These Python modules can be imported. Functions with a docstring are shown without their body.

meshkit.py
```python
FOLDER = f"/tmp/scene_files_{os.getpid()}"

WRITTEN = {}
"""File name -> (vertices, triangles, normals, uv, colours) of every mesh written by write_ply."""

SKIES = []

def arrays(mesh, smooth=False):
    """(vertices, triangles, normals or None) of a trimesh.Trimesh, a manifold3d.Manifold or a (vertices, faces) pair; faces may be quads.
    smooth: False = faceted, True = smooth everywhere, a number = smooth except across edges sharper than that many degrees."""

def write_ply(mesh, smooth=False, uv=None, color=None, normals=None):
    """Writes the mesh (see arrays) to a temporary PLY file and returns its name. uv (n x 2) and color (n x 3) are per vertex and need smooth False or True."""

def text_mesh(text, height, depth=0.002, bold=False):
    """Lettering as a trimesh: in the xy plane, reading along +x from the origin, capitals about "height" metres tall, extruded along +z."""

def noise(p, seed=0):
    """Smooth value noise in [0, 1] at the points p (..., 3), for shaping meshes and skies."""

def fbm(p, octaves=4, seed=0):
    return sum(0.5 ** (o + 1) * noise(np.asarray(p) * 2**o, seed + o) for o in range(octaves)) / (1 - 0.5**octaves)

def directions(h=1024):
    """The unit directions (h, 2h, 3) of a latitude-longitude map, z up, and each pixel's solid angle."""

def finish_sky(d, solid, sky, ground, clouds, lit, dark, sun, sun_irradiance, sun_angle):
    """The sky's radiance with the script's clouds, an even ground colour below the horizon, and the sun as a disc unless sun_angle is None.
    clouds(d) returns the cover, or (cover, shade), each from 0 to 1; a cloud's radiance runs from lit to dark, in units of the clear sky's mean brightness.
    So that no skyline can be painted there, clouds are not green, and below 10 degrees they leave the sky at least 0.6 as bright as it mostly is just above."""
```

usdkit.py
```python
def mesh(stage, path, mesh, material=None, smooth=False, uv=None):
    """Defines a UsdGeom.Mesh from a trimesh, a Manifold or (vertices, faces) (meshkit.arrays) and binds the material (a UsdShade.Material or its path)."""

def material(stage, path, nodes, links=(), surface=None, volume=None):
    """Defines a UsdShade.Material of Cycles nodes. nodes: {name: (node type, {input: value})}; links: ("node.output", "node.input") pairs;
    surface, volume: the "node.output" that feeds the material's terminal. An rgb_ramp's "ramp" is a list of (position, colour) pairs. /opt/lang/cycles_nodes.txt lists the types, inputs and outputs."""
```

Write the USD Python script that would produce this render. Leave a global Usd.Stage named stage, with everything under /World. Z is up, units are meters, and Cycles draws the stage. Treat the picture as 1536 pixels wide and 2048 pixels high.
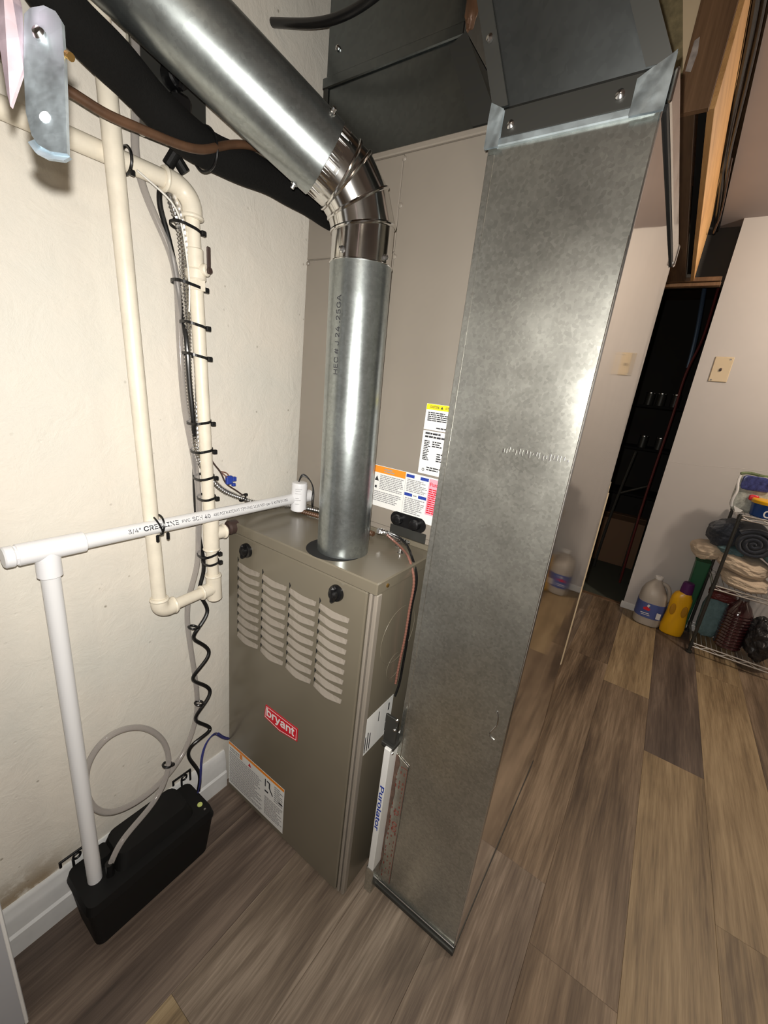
import math
import numpy as np
import trimesh
from scipy.interpolate import CubicSpline
from pxr import Usd, UsdGeom, UsdLux, UsdShade, Gf, Sdf
import usdkit
import meshkit

stage = Usd.Stage.CreateInMemory()
UsdGeom.SetStageUpAxis(stage, UsdGeom.Tokens.z)
UsdGeom.SetStageMetersPerUnit(stage, 1.0)
UsdGeom.Xform.Define(stage, '/World')
UsdGeom.Scope.Define(stage, '/World/Looks')

# ------------------------------------------------------------------ camera, lights, exposure
CAM = np.array([0.84841, -0.57466, 1.20665])
RIGHT = np.array([0.812776, 0.572298, 0.108952])
DOWN = np.array([0.253955, -0.179737, -0.950369])
FWD = np.array([-0.524311, 0.800106, -0.291424])


def frame(x, y, z, t):
    return Gf.Matrix4d(*x, 0, *y, 0, *z, 0, *t, 1)


cam = UsdGeom.Camera.Define(stage, '/World/camera')
cam.AddTransformOp().Set(frame(RIGHT, -DOWN, -FWD, CAM))
cam.CreateHorizontalApertureAttr(24.0)
cam.CreateVerticalApertureAttr(32.0)
cam.CreateFocalLengthAttr(24.0 * 818.55 / 1536.0)
cam.CreateClippingRangeAttr(Gf.Vec2f(0.01, 100))
cam.CreateExposureAttr(0.0)

# the phone's flash, just above its lens
fl = UsdLux.DiskLight.Define(stage, '/World/phone_flash')
fl.AddTransformOp().Set(frame(RIGHT, -DOWN, -FWD, CAM - DOWN * 0.023 - RIGHT * 0.006 + FWD * 0.006))
fl.CreateRadiusAttr(0.003)
fl.CreateNormalizeAttr(True)
fl.CreateIntensityAttr(4.0)
fl.CreateColorAttr(Gf.Vec3f(1.0, 0.965, 0.905))
# warm bulb of the room on the right
w = UsdLux.SphereLight.Define(stage, '/World/warm_bulb')
w.AddTranslateOp().Set(Gf.Vec3d(1.75, 1.62, 2.02))
w.CreateRadiusAttr(0.05)
w.CreateNormalizeAttr(True)
w.CreateIntensityAttr(13.0)
w.CreateColorAttr(Gf.Vec3f(1.0, 0.86, 0.70))
# ceiling lamp of the room behind the camera
b = UsdLux.SphereLight.Define(stage, '/World/rear_bulb')
b.AddTranslateOp().Set(Gf.Vec3d(1.15, -1.25, 2.1))
b.CreateRadiusAttr(0.06)
b.CreateNormalizeAttr(True)
b.CreateIntensityAttr(2.2)
b.CreateColorAttr(Gf.Vec3f(1.0, 0.86, 0.68))

# ------------------------------------------------------------------ helpers
USED = {}


def numbered(parent, name):
    k = (parent, name)
    n = USED.get(k, -1) + 1
    USED[k] = n
    return name if n == 0 else f'{name}_{n:03d}'


ORIGIN = {}


def setdata(prim, label=None, cat=None, group=None, kind=None):
    for k, v in (('label', label), ('category', cat), ('group', group), ('kind', kind)):
        if v:
            prim.SetCustomDataByKey(k, v)
    return prim


def thing(name, label=None, cat=None, loc=(0, 0, 0), group=None, kind=None):
    p = '/World/' + numbered('/World', name)
    x = UsdGeom.Xform.Define(stage, p)
    x.AddTranslateOp().Set(Gf.Vec3d(*map(float, loc)))
    ORIGIN[p] = np.array(loc, float)
    setdata(x.GetPrim(), label, cat, group, kind)
    return p


def obj(name, m, mat, parent='/World', smooth=30, label=None, kind=None, cat=None, group=None):
    p = parent + '/' + numbered(parent, name)
    o = ORIGIN.get(parent, np.zeros(3))
    ORIGIN[p] = o
    if isinstance(m, (list,)):
        m = trimesh.util.concatenate(m)
    v, f = np.array(m.vertices) - o, np.array(m.faces)
    mm = usdkit.mesh(stage, p, trimesh.Trimesh(v, f, process=False), mat, smooth=smooth)
    setdata(mm.GetPrim(), label, cat, group, kind)
    return p


cat_ = trimesh.util.concatenate


def rbox(lo, hi, b=0.0):
    lo, hi = np.minimum(lo, hi).astype(float), np.maximum(lo, hi).astype(float)
    if b <= 0:
        m = trimesh.creation.box(hi - lo)
        m.apply_translation((lo + hi) / 2)
        return m
    b = min(b, 0.49 * float((hi - lo).min()))
    pts = []
    for c in np.ndindex(2, 2, 2):
        corner = np.where(c, hi, lo)
        s = np.where(c, -1, 1)
        for a in range(3):
            q = corner + s * b
            q[a] = corner[a]
            pts.append(q)
    return trimesh.Trimesh(np.array(pts), process=False).convex_hull


def path(pts, step=0.01, closed=False):
    p = np.array(pts, float)
    if closed:
        p = np.vstack([p, p[:1]])
    t = np.concatenate([[0], np.cumsum(np.linalg.norm(np.diff(p, axis=0), axis=1))])
    cs = CubicSpline(t, p, bc_type='periodic' if closed else 'natural')
    n = max(3, int(t[-1] / step))
    return cs(np.linspace(0, t[-1], n + 1))


def tube(p, r, n=10, cap=True):
    """sweeps a circle along the polyline p; r is a number or one radius per point; mitred frames"""
    p = np.asarray(p, float)
    t = np.gradient(p, axis=0)
    t /= np.linalg.norm(t, axis=1, keepdims=True) + 1e-12
    a = np.cross(t[0], [0, 0, 1.0] if abs(t[0][2]) < .9 else [1.0, 0, 0])
    a /= np.linalg.norm(a)
    A = [a]
    for i in range(1, len(p)):
        a = A[-1] - t[i] * np.dot(A[-1], t[i])
        A.append(a / np.linalg.norm(a))
    A = np.array(A)
    B = np.cross(t, A)
    g = np.arange(n) * 2 * np.pi / n
    r = np.broadcast_to(r, (len(p),))
    v = p[:, None] + r[:, None, None] * (np.cos(g)[None, :, None] * A[:, None] + np.sin(g)[None, :, None] * B[:, None])
    i, j = np.meshgrid(np.arange(len(p) - 1), np.arange(n), indexing='ij')
    q = np.stack([i * n + j, i * n + (j + 1) % n, (i + 1) * n + (j + 1) % n, (i + 1) * n + j], -1).reshape(-1, 4)
    f = np.vstack([q[:, [0, 1, 2]], q[:, [0, 2, 3]]])
    v = v.reshape(-1, 3)
    if cap:
        k = len(v)
        v = np.vstack([v, p[:1], p[-1:]])
        jj = np.arange(n)
        e = (len(p) - 1) * n
        f = np.vstack([f, np.stack([np.full(n, k), (jj + 1) % n, jj], 1), np.stack([np.full(n, k + 1), e + jj, e + (jj + 1) % n], 1)])
    return trimesh.Trimesh(v, f, process=False)


def cyl(a, b, r, n=24, r2=None, bev=0.0):
    a, b = np.array(a, float), np.array(b, float)
    r2 = r if r2 is None else r2
    d = (b - a) / np.linalg.norm(b - a)
    if bev:
        return tube([a, a + d * 1e-5, a + d * bev, b - d * bev, b - d * 1e-5, b], [r - bev, r - bev, r, r2, r2 - bev, r2 - bev], n)
    return tube([a, b], [r, r2], n)


def lathe(prof, base=(0, 0, 0), axis=(0, 0, 1), n=32):
    """prof: (radius, height) pairs along axis from base"""
    ax = np.array(axis, float)
    ax /= np.linalg.norm(ax)
    a = np.cross(ax, [1, 0, 0] if abs(ax[0]) < .9 else [0, 1, 0])
    a /= np.linalg.norm(a)
    c = np.cross(ax, a)
    prof = np.array(prof, float)
    g = np.arange(n) * 2 * np.pi / n
    v = np.array(base)[None, None] + prof[:, 1, None, None] * ax + prof[:, 0, None, None] * (np.cos(g)[None, :, None] * a + np.sin(g)[None, :, None] * c)
    i, j = np.meshgrid(np.arange(len(prof) - 1), np.arange(n), indexing='ij')
    q = np.stack([i * n + j, i * n + (j + 1) % n, (i + 1) * n + (j + 1) % n, (i + 1) * n + j], -1).reshape(-1, 4)
    f = np.vstack([q[:, [0, 1, 2]], q[:, [0, 2, 3]]])
    v = v.reshape(-1, 3)
    k, e, jj = len(v), (len(prof) - 1) * n, np.arange(n)
    v = np.vstack([v, np.array(base) + prof[0, 1] * ax, np.array(base) + prof[-1, 1] * ax])
    f = np.vstack([f, np.stack([np.full(n, k), (jj + 1) % n, jj], 1), np.stack([np.full(n, k + 1), e + jj, e + (jj + 1) % n], 1)])
    return trimesh.Trimesh(v, f, process=False)


def torus(c, axis, R, r, n=32, m=8):
    ax = np.array(axis, float)
    ax /= np.linalg.norm(ax)
    a = np.cross(ax, [1, 0, 0] if abs(ax[0]) < .9 else [0, 1, 0])
    a /= np.linalg.norm(a)
    d = np.cross(ax, a)
    g = np.arange(n) * 2 * np.pi / n
    h = np.arange(m) * 2 * np.pi / m
    rad = np.cos(g)[:, None] * a + np.sin(g)[:, None] * d
    v = np.array(c) + rad[:, None] * (R + r * np.cos(h))[None, :, None] + ax * (r * np.sin(h))[None, :, None]
    i, j = np.meshgrid(np.arange(n), np.arange(m), indexing='ij')
    q = np.stack([i * m + j, ((i + 1) % n) * m + j, ((i + 1) % n) * m + (j + 1) % m, i * m + (j + 1) % m], -1).reshape(-1, 4)
    return trimesh.Trimesh(v.reshape(-1, 3), np.vstack([q[:, [0, 1, 2]], q[:, [0, 2, 3]]]), process=False)


def plate(poly, o, u, v, thick):
    """a flat polygon (2-d points) at o, along u and v, extruded by thick along u x v"""
    from shapely.geometry import Polygon
    m = trimesh.creation.extrude_polygon(Polygon(poly), thick, engine='earcut')
    return place(m, o, u, v)


def place(m, o, u, v):
    u, v = np.array(u, float), np.array(v, float)
    M = np.stack([u, v, np.cross(u, v)], 1)
    return trimesh.Trimesh(np.array(m.vertices) @ M.T + np.array(o), m.faces, process=False)


def prism(poly, a0, a1, axis):
    """polygon in the two other axes (in x,y,z order) swept along the named axis from a0 to a1"""
    from shapely.geometry import Polygon
    m = trimesh.creation.extrude_polygon(Polygon(poly), a1 - a0, engine='earcut')
    p = np.array(m.vertices)
    k = 'xyz'.index(axis)
    out = np.zeros_like(p)
    oth = [i for i in range(3) if i != k]
    out[:, oth[0]], out[:, oth[1]], out[:, k] = p[:, 0], p[:, 1], p[:, 2] + a0
    m2 = trimesh.Trimesh(out, m.faces, process=False)
    if m2.volume < 0:
        m2.invert()
    return m2


def text(s, h, o, u, v, depth=0.0003, bold=False, width=None, center=False):
    m = meshkit.text_mesh(s, h, depth, bold)
    p = np.array(m.vertices)
    x0, x1 = p[:, 0].min(), p[:, 0].max()
    p[:, 0] -= x0
    if width:
        p[:, 0] *= width / (x1 - x0)
    if center:
        p[:, 0] -= p[:, 0].max() / 2
    return place(trimesh.Trimesh(p, m.faces, process=False), o, u, v)


def quad(pts, thick, n):
    """a thin convex solid from a quad and a thickness along n"""
    p = np.array(pts, float)
    return trimesh.Trimesh(np.vstack([p, p + np.array(n, float) * thick]), process=False).convex_hull


# ------------------------------------------------------------------ materials
M = {}


def mat(name, color, rough=0.5, metal=0.0, vary=0.0, vscale=6.0, bump=0.0, bscale=60.0, bdist=0.002, **kw):
    """principled material, colour varied by world-space noise, bumped by finer noise"""
    c = np.array(color, float)
    n = {'g': ('geometry', {}), 'p': ('principled_bsdf', {'base_color': tuple(c), 'roughness': rough, 'metallic': metal, **kw})}
    L = []
    if vary:
        n['nz'] = ('noise_texture', {'scale': vscale, 'detail': 5, 'roughness': 0.6})
        n['r'] = ('rgb_ramp', {'ramp': [(0.3, tuple(c * (1 - vary))), (0.7, tuple(np.minimum(c * (1 + vary), 1)))]})
        L += [('g.position', 'nz.vector'), ('nz.fac', 'r.fac'), ('r.color', 'p.base_color')]
    if bump:
        n['bn'] = ('noise_texture', {'scale': bscale, 'detail': 4, 'roughness': 0.6})
        n['b'] = ('bump', {'strength': bump, 'distance': bdist})
        L += [('g.position', 'bn.vector'), ('bn.fac', 'b.height'), ('b.normal', 'p.normal')]
    M[name] = usdkit.material(stage, '/World/Looks/' + name, n, L, surface='p.BSDF')
    return M[name]


def galvanized(name, lo, hi, r0, r1, spangle=90.0, patch=3.0, tint=(1, 1, 1), warp=0.0, metal=1.0):
    t = np.array(tint, float)
    n = {'g': ('geometry', {}),
         'v': ('voronoi_texture', {'scale': spangle, 'randomness': 1.0}),
         'n': ('noise_texture', {'scale': patch, 'detail': 5, 'roughness': 0.62}),
         'mx': ('mix', {'fac': 0.72}),
         'r': ('rgb_ramp', {'ramp': [(0.25, tuple(lo * t)), (0.75, tuple(hi * t))]}),
         'rr': ('map_range', {'value': 0.5, 'from_min': 0.3, 'from_max': 0.7, 'to_min': r0, 'to_max': r1}),
         'p': ('principled_bsdf', {'metallic': metal})}
    L = [('g.position', 'v.vector'), ('g.position', 'n.vector'), ('v.color', 'mx.color1'), ('n.fac', 'mx.color2'), ('mx.color', 'r.fac'),
         ('r.color', 'p.base_color'), ('n.fac', 'rr.value'), ('rr.result', 'p.roughness')]
    if warp:
        n['wn'] = ('noise_texture', {'scale': 5.0, 'detail': 1})
        n['wb'] = ('bump', {'strength': 1.0, 'distance': warp})
        L += [('g.position', 'wn.vector'), ('wn.fac', 'wb.height'), ('wb.normal', 'p.normal')]
    M[name] = usdkit.material(stage, '/World/Looks/' + name, n, L, surface='p.BSDF')


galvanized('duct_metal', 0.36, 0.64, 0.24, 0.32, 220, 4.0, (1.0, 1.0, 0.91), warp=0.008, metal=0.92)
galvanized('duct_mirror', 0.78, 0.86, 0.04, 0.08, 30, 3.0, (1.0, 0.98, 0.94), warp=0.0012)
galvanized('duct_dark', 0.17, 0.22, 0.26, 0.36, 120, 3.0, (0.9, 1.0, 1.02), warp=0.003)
galvanized('flue_metal', 0.32, 0.48, 0.25, 0.36, 200, 6.0, (0.92, 1.0, 0.99), warp=0.001, metal=0.93)
galvanized('flue_shiny', 0.66, 0.76, 0.12, 0.2, 60, 5.0, (1.0, 0.99, 0.96), warp=0.002)
galvanized('zinc', 0.52, 0.66, 0.38, 0.55, 160, 60.0, (0.80, 0.92, 1.0))
galvanized('zinc_pink', 0.42, 0.56, 0.45, 0.6, 160, 40.0, (1.0, 0.82, 0.92))
mat('steel', (0.72, 0.72, 0.72), 0.2, 1.0)
mat('chrome', (0.9, 0.88, 0.84), 0.28, 0.85)
mat('yellow_dark', (0.42, 0.2, 0.006), 0.4)
mat('dark_steel', (0.055, 0.055, 0.05), 0.45, 0.5)
galvanized('tab_metal', 0.62, 0.74, 0.42, 0.6, 60, 30.0, (0.82, 0.94, 1.0))
mat('taupe', (0.158, 0.138, 0.102), 0.24, 0.0, 0.05, 3.0, bump=0.05, bscale=900, bdist=0.0003)
mat('taupe_light', (0.25, 0.22, 0.185), 0.36, 0.0, 0.05, 3.0, bump=0.05, bscale=900, bdist=0.0003)
mat('black_plastic', (0.006, 0.006, 0.0065), 0.3)
mat('black_rough', (0.004, 0.004, 0.004), 0.6, specular_ior_level=0.3, bump=0.3, bscale=300, bdist=0.001)
mat('black_foam', (0.005, 0.0048, 0.0045), 0.9, specular_ior_level=0.2, bump=0.5, bscale=220, bdist=0.002)
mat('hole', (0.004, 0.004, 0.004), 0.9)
mat('copper_old', (0.10, 0.05, 0.026), 0.5, 0.2, 0.3, 30)
mat('cream_paint', (0.74, 0.68, 0.565), 0.4, 0, 0.08, 25, bump=0.15, bscale=120, bdist=0.001)
mat('pvc_white', (0.76, 0.76, 0.77), 0.3)
mat('pvc_fitting', (0.80, 0.80, 0.82), 0.28)
mat('white_paper', (0.78, 0.78, 0.76), 0.5)
mat('ink', (0.03, 0.03, 0.035), 0.6)
mat('ink_grey', (0.3, 0.3, 0.31), 0.6)
mat('orange_ink', (0.85, 0.27, 0.02), 0.5)
mat('yellow_ink', (0.85, 0.68, 0.02), 0.5)
mat('blue_ink', (0.02, 0.05, 0.32), 0.5)
mat('pink_ink', (0.80, 0.36, 0.44), 0.5)
mat('red_ink', (0.62, 0.015, 0.03), 0.35)
mat('red_stencil', (0.20, 0.05, 0.035), 0.6)
mat('brown_stain', (0.17, 0.11, 0.085), 0.5, 0.4, 0.35, 40)
mat('white_gloss', (0.8, 0.8, 0.79), 0.3)
mat('base_white', (0.7, 0.7, 0.69), 0.4, 0, 0.08, 15)
mat('door_grey', (0.42, 0.43, 0.46), 0.45)
mat('wall_white', (0.54, 0.51, 0.49), 0.7, 0, 0.03, 2, bump=0.15, bscale=160, bdist=0.001)
mat('ceiling_mauve', (0.36, 0.31, 0.30), 0.8, 0, 0.05, 2, bump=0.15, bscale=160, bdist=0.001)
mat('joist_wood', (0.13, 0.075, 0.04), 0.7, 0, 0.3, 12)
mat('smear', (0.36, 0.31, 0.28), 0.8, 0, 0.3, 60)
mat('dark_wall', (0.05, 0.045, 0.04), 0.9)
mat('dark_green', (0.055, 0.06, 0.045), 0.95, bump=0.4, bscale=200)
mat('mottled', (0.21, 0.17, 0.09), 0.9, 0, 0.45, 30, bump=0.5, bscale=80)
mat('cream_board', (0.7, 0.55, 0.36), 0.7, 0, 0.04, 10)
mat('pale_wood', (0.62, 0.50, 0.33), 0.6, 0, 0.1, 20)
mat('almond', (0.62, 0.5, 0.33), 0.35)
mat('blue_wire', (0.03, 0.035, 0.16), 0.4)
mat('wire_brown', (0.05, 0.03, 0.025), 0.5)
mat('wire_pink', (0.21, 0.095, 0.07), 0.4)
mat('wire_white', (0.75, 0.73, 0.68), 0.4)
mat('brass', (0.7, 0.45, 0.15), 0.25, 1.0)
mat('yellow_plastic', (0.80, 0.42, 0.005), 0.32)
mat('purple_plastic', (0.085, 0.012, 0.11), 0.4)
mat('green_plastic', (0.012, 0.10, 0.045), 0.45)
mat('jug_plastic', (0.56, 0.51, 0.45), 0.35, transmission_weight=0.25, ior=1.3)
mat('jug_label', (0.075, 0.11, 0.32), 0.4)
mat('navy_towel', (0.022, 0.028, 0.042), 0.95, bump=0.8, bscale=350, bdist=0.004, sheen_weight=0.2)
mat('cream_towel', (0.62, 0.50, 0.37), 0.95, 0, 0.1, 20, bump=0.8, bscale=350, bdist=0.004, sheen_weight=0.2)
mat('teal_towel', (0.13, 0.22, 0.24), 0.95, 0, 0.2, 30, bump=0.8, bscale=350, bdist=0.004)
mat('dark_red_liquid', (0.045, 0.012, 0.014), 0.08, 0.0, coat_weight=1.0)
mat('clear_dark', (0.10, 0.10, 0.11), 0.06, coat_weight=1.0)
mat('pouch_blue', (0.05, 0.06, 0.20), 0.2, 0, 0.5, 60)
mat('pouch_clear', (0.42, 0.44, 0.40), 0.15, 0, 0.4, 50)
mat('pouch_green', (0.05, 0.42, 0.05), 0.3)
mat('olive_bag', (0.10, 0.14, 0.05), 0.4, 0, 0.4, 60)
mat('tub_blue', (0.006, 0.05, 0.22), 0.3)
mat('bag_black', (0.02, 0.02, 0.022), 0.25, bump=0.6, bscale=40, bdist=0.01)
mat('red_pipe', (0.10, 0.014, 0.014), 0.4)
mat('blue_pipe', (0.13, 0.2, 0.32), 0.25, 0.6)
mat('carton', (0.16, 0.09, 0.05), 0.8)
mat('lamp_green', (0.55, 0.62, 0.2), 0.3)


def clear_tube():
    n = {'p': ('principled_bsdf', {'base_color': (0.50, 0.47, 0.45), 'roughness': 0.12, 'coat_weight': 0.6}),
         't': ('transparent_bsdf', {'color': (0.86, 0.84, 0.82)}),
         'lw': ('layer_weight', {'blend': 0.35}),
         'mr': ('map_range', {'value': 0.5, 'from_min': 0.0, 'from_max': 0.8, 'to_min': 0.38, 'to_max': 0.95}),
         'm': ('mix_closure', {})}
    M['clear_tube'] = usdkit.material(stage, '/World/Looks/clear_tube', n,
                                      [('lw.facing', 'mr.value'), ('mr.result', 'm.fac'), ('t.BSDF', 'm.closure1'), ('p.BSDF', 'm.closure2')], surface='m.closure')


clear_tube()


def concrete_wall():
    n = {'g': ('geometry', {}),
         'n1': ('noise_texture', {'scale': 2.2, 'detail': 6, 'roughness': 0.6}),
         'r1': ('rgb_ramp', {'ramp': [(0.3, (0.66, 0.645, 0.585)), (0.55, (0.74, 0.69, 0.61)), (0.75, (0.73, 0.70, 0.63))]}),
         'v': ('voronoi_texture', {'scale': 26, 'randomness': 1.0}),
         'vr': ('rgb_ramp', {'ramp': [(0.0, (0.25, 0.23, 0.2)), (0.05, (0.6, 0.58, 0.55)), (0.085, (1, 1, 1))]}),
         'n4': ('noise_texture', {'scale': 5, 'detail': 3}),
         'n4r': ('map_range', {'value': 0.5, 'from_min': 0.46, 'from_max': 0.56, 'to_min': 0.0, 'to_max': 0.85, 'clamp': True}),
         'mm': ('mix', {'mix_type': 'multiply'}),
         # brown damp stain along the top of the baseboard by the pump
         'sx': ('separate_xyz', {}),
         'sy': ('map_range', {'value': 0, 'from_min': -0.36, 'from_max': -0.43, 'to_min': 0, 'to_max': 1, 'clamp': True}),
         'sz': ('map_range', {'value': 0, 'from_min': 0.205, 'from_max': 0.14, 'to_min': 0, 'to_max': 1, 'clamp': True}),
         'n5': ('noise_texture', {'scale': 22, 'detail': 5, 'roughness': 0.7}),
         'n5r': ('map_range', {'value': 0.5, 'from_min': 0.33, 'from_max': 0.5, 'to_min': 0.0, 'to_max': 0.85, 'clamp': True}),
         'k1': ('math', {'math_type': 'multiply'}), 'k2': ('math', {'math_type': 'multiply'}),
         'st': ('mix', {'color2': (0.28, 0.20, 0.11)}),
         'n2': ('noise_texture', {'scale': 16, 'detail': 6, 'roughness': 0.62, 'distortion': 0.6}),
         'n3': ('noise_texture', {'scale': 140, 'detail': 3}),
         'h': ('math', {'math_type': 'multiply_add', 'value2': 0.16}),
         'h2': ('math', {'math_type': 'multiply_add', 'value2': 0.25}),
         'b': ('bump', {'strength': 0.5, 'distance': 0.0055}),
         'p': ('principled_bsdf', {'roughness': 0.62})}
    L = [('g.position', 'n1.vector'), ('g.position', 'v.vector'), ('g.position', 'n4.vector'), ('g.position', 'n2.vector'), ('g.position', 'n3.vector'), ('g.position', 'n5.vector'),
         ('n1.fac', 'r1.fac'), ('v.distance', 'vr.fac'), ('n4.fac', 'n4r.value'), ('n4r.result', 'mm.fac'), ('r1.color', 'mm.color1'), ('vr.color', 'mm.color2'),
         ('g.position', 'sx.vector'), ('sx.y', 'sy.value'), ('sx.z', 'sz.value'), ('sy.result', 'k1.value1'), ('sz.result', 'k1.value2'), ('n5.fac', 'n5r.value'),
         ('k1.value', 'k2.value1'), ('n5r.result', 'k2.value2'), ('k2.value', 'st.fac'), ('mm.color', 'st.color1'), ('st.color', 'p.base_color'),
         ('n3.fac', 'h.value1'), ('n2.fac', 'h.value3'), ('h.value', 'h2.value3'), ('vr.color', 'h2.value1'), ('h2.value', 'b.height'), ('b.normal', 'p.normal')]
    M['concrete'] = usdkit.material(stage, '/World/Looks/concrete', n, L, surface='p.BSDF')


concrete_wall()


def wood(name, dark, mid, light, stretch, rough=0.5, axis=1, scale=1.0, bump=0.12, knots=True):
    """long grain along one axis; each object shifted by its own random number"""
    s = [34.0 * scale] * 3
    s[axis] = stretch * scale
    s2 = [7.0 * scale] * 3
    s2[axis] = 0.9 * scale
    n = {'g': ('geometry', {}), 'o': ('object_info', {}),
         'off': ('vector_math', {'vector_math_type': 'multiply', 'vector2': (3.1, 7.7, 5.3)}),
         'cx': ('combine_xyz', {}),
         'ad': ('vector_math', {'math_type': 'add'}),
         'm1': ('mapping', {'scale': tuple(s)}), 'm2': ('mapping', {'scale': tuple(s2)}),
         'rm': ('math', {'math_type': 'multiply', 'value2': 37.0}),
         'n1': ('noise_texture', {'scale': 1.0, 'detail': 6, 'roughness': 0.68, 'distortion': 0.4}),
         'n2': ('noise_texture', {'scale': 1.0, 'detail': 4, 'roughness': 0.55, 'distortion': 1.4}),
         'm3': ('mapping', {'scale': tuple(np.array(s) * np.where(np.arange(3) == axis, 5.0, 6.0))}),
         'n3': ('noise_texture', {'scale': 1.0, 'detail': 3, 'roughness': 0.6}),
         'w3': ('math', {'math_type': 'multiply_add', 'value2': 0.22}),
         'w': ('math', {'math_type': 'multiply_add', 'value2': 0.34}),
         'ws': ('math', {'math_type': 'multiply', 'value2': 0.44}),
         'r': ('rgb_ramp', {'ramp': [(0.39, dark), (0.5, mid), (0.61, light)]}),
         'b': ('bump', {'strength': bump, 'distance': 0.001}),
         'p': ('principled_bsdf', {'roughness': rough})}
    del n['off']
    L = [('o.random', 'rm.value1'), ('rm.value', 'cx.x'), ('rm.value', 'cx.z'), ('rm.value', 'cx.y'), ('g.position', 'ad.vector1'), ('cx.vector', 'ad.vector2'),
         ('ad.vector', 'm1.vector'), ('ad.vector', 'm2.vector'), ('m1.vector', 'n1.vector'), ('m2.vector', 'n2.vector'),
         ('n2.fac', 'ws.value1'), ('n1.fac', 'w.value1'), ('ws.value', 'w.value3'), ('ad.vector', 'm3.vector'), ('m3.vector', 'n3.vector'), ('n3.fac', 'w3.value1'), ('w.value', 'w3.value3'), ('w3.value', 'r.fac'), ('r.color', 'p.base_color'),
         ('n1.fac', 'b.height'), ('b.normal', 'p.normal')]
    M[name] = usdkit.material(stage, '/World/Looks/' + name, n, L, surface='p.BSDF')


wood('plank_brown', (0.062, 0.040, 0.025), (0.145, 0.100, 0.062), (0.28, 0.205, 0.135), 1.6)
wood('plank_tan', (0.12, 0.08, 0.042), (0.255, 0.182, 0.098), (0.38, 0.285, 0.165), 1.6)
wood('plank_dark', (0.05, 0.034, 0.026), (0.105, 0.075, 0.057), (0.20, 0.15, 0.115), 1.6)
wood('plank_grey', (0.08, 0.056, 0.041), (0.165, 0.124, 0.09), (0.32, 0.255, 0.195), 1.6)
wood('board_brown', (0.10, 0.05, 0.022), (0.16, 0.085, 0.04), (0.22, 0.12, 0.06), 2.0, 0.6, axis=2)
wood('beam_brown', (0.06, 0.032, 0.016), (0.10, 0.055, 0.027), (0.14, 0.08, 0.04), 2.0, 0.6, axis=1)
wood('lumber', (0.42, 0.22, 0.075), (0.55, 0.30, 0.11), (0.62, 0.37, 0.15), 2.0, 0.6, axis=1)

X, Y, Z = (1, 0, 0), (0, 1, 0), (0, 0, 1)
NX, NY, NZ = (-1, 0, 0), (0, -1, 0), (0, 0, -1)

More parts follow.
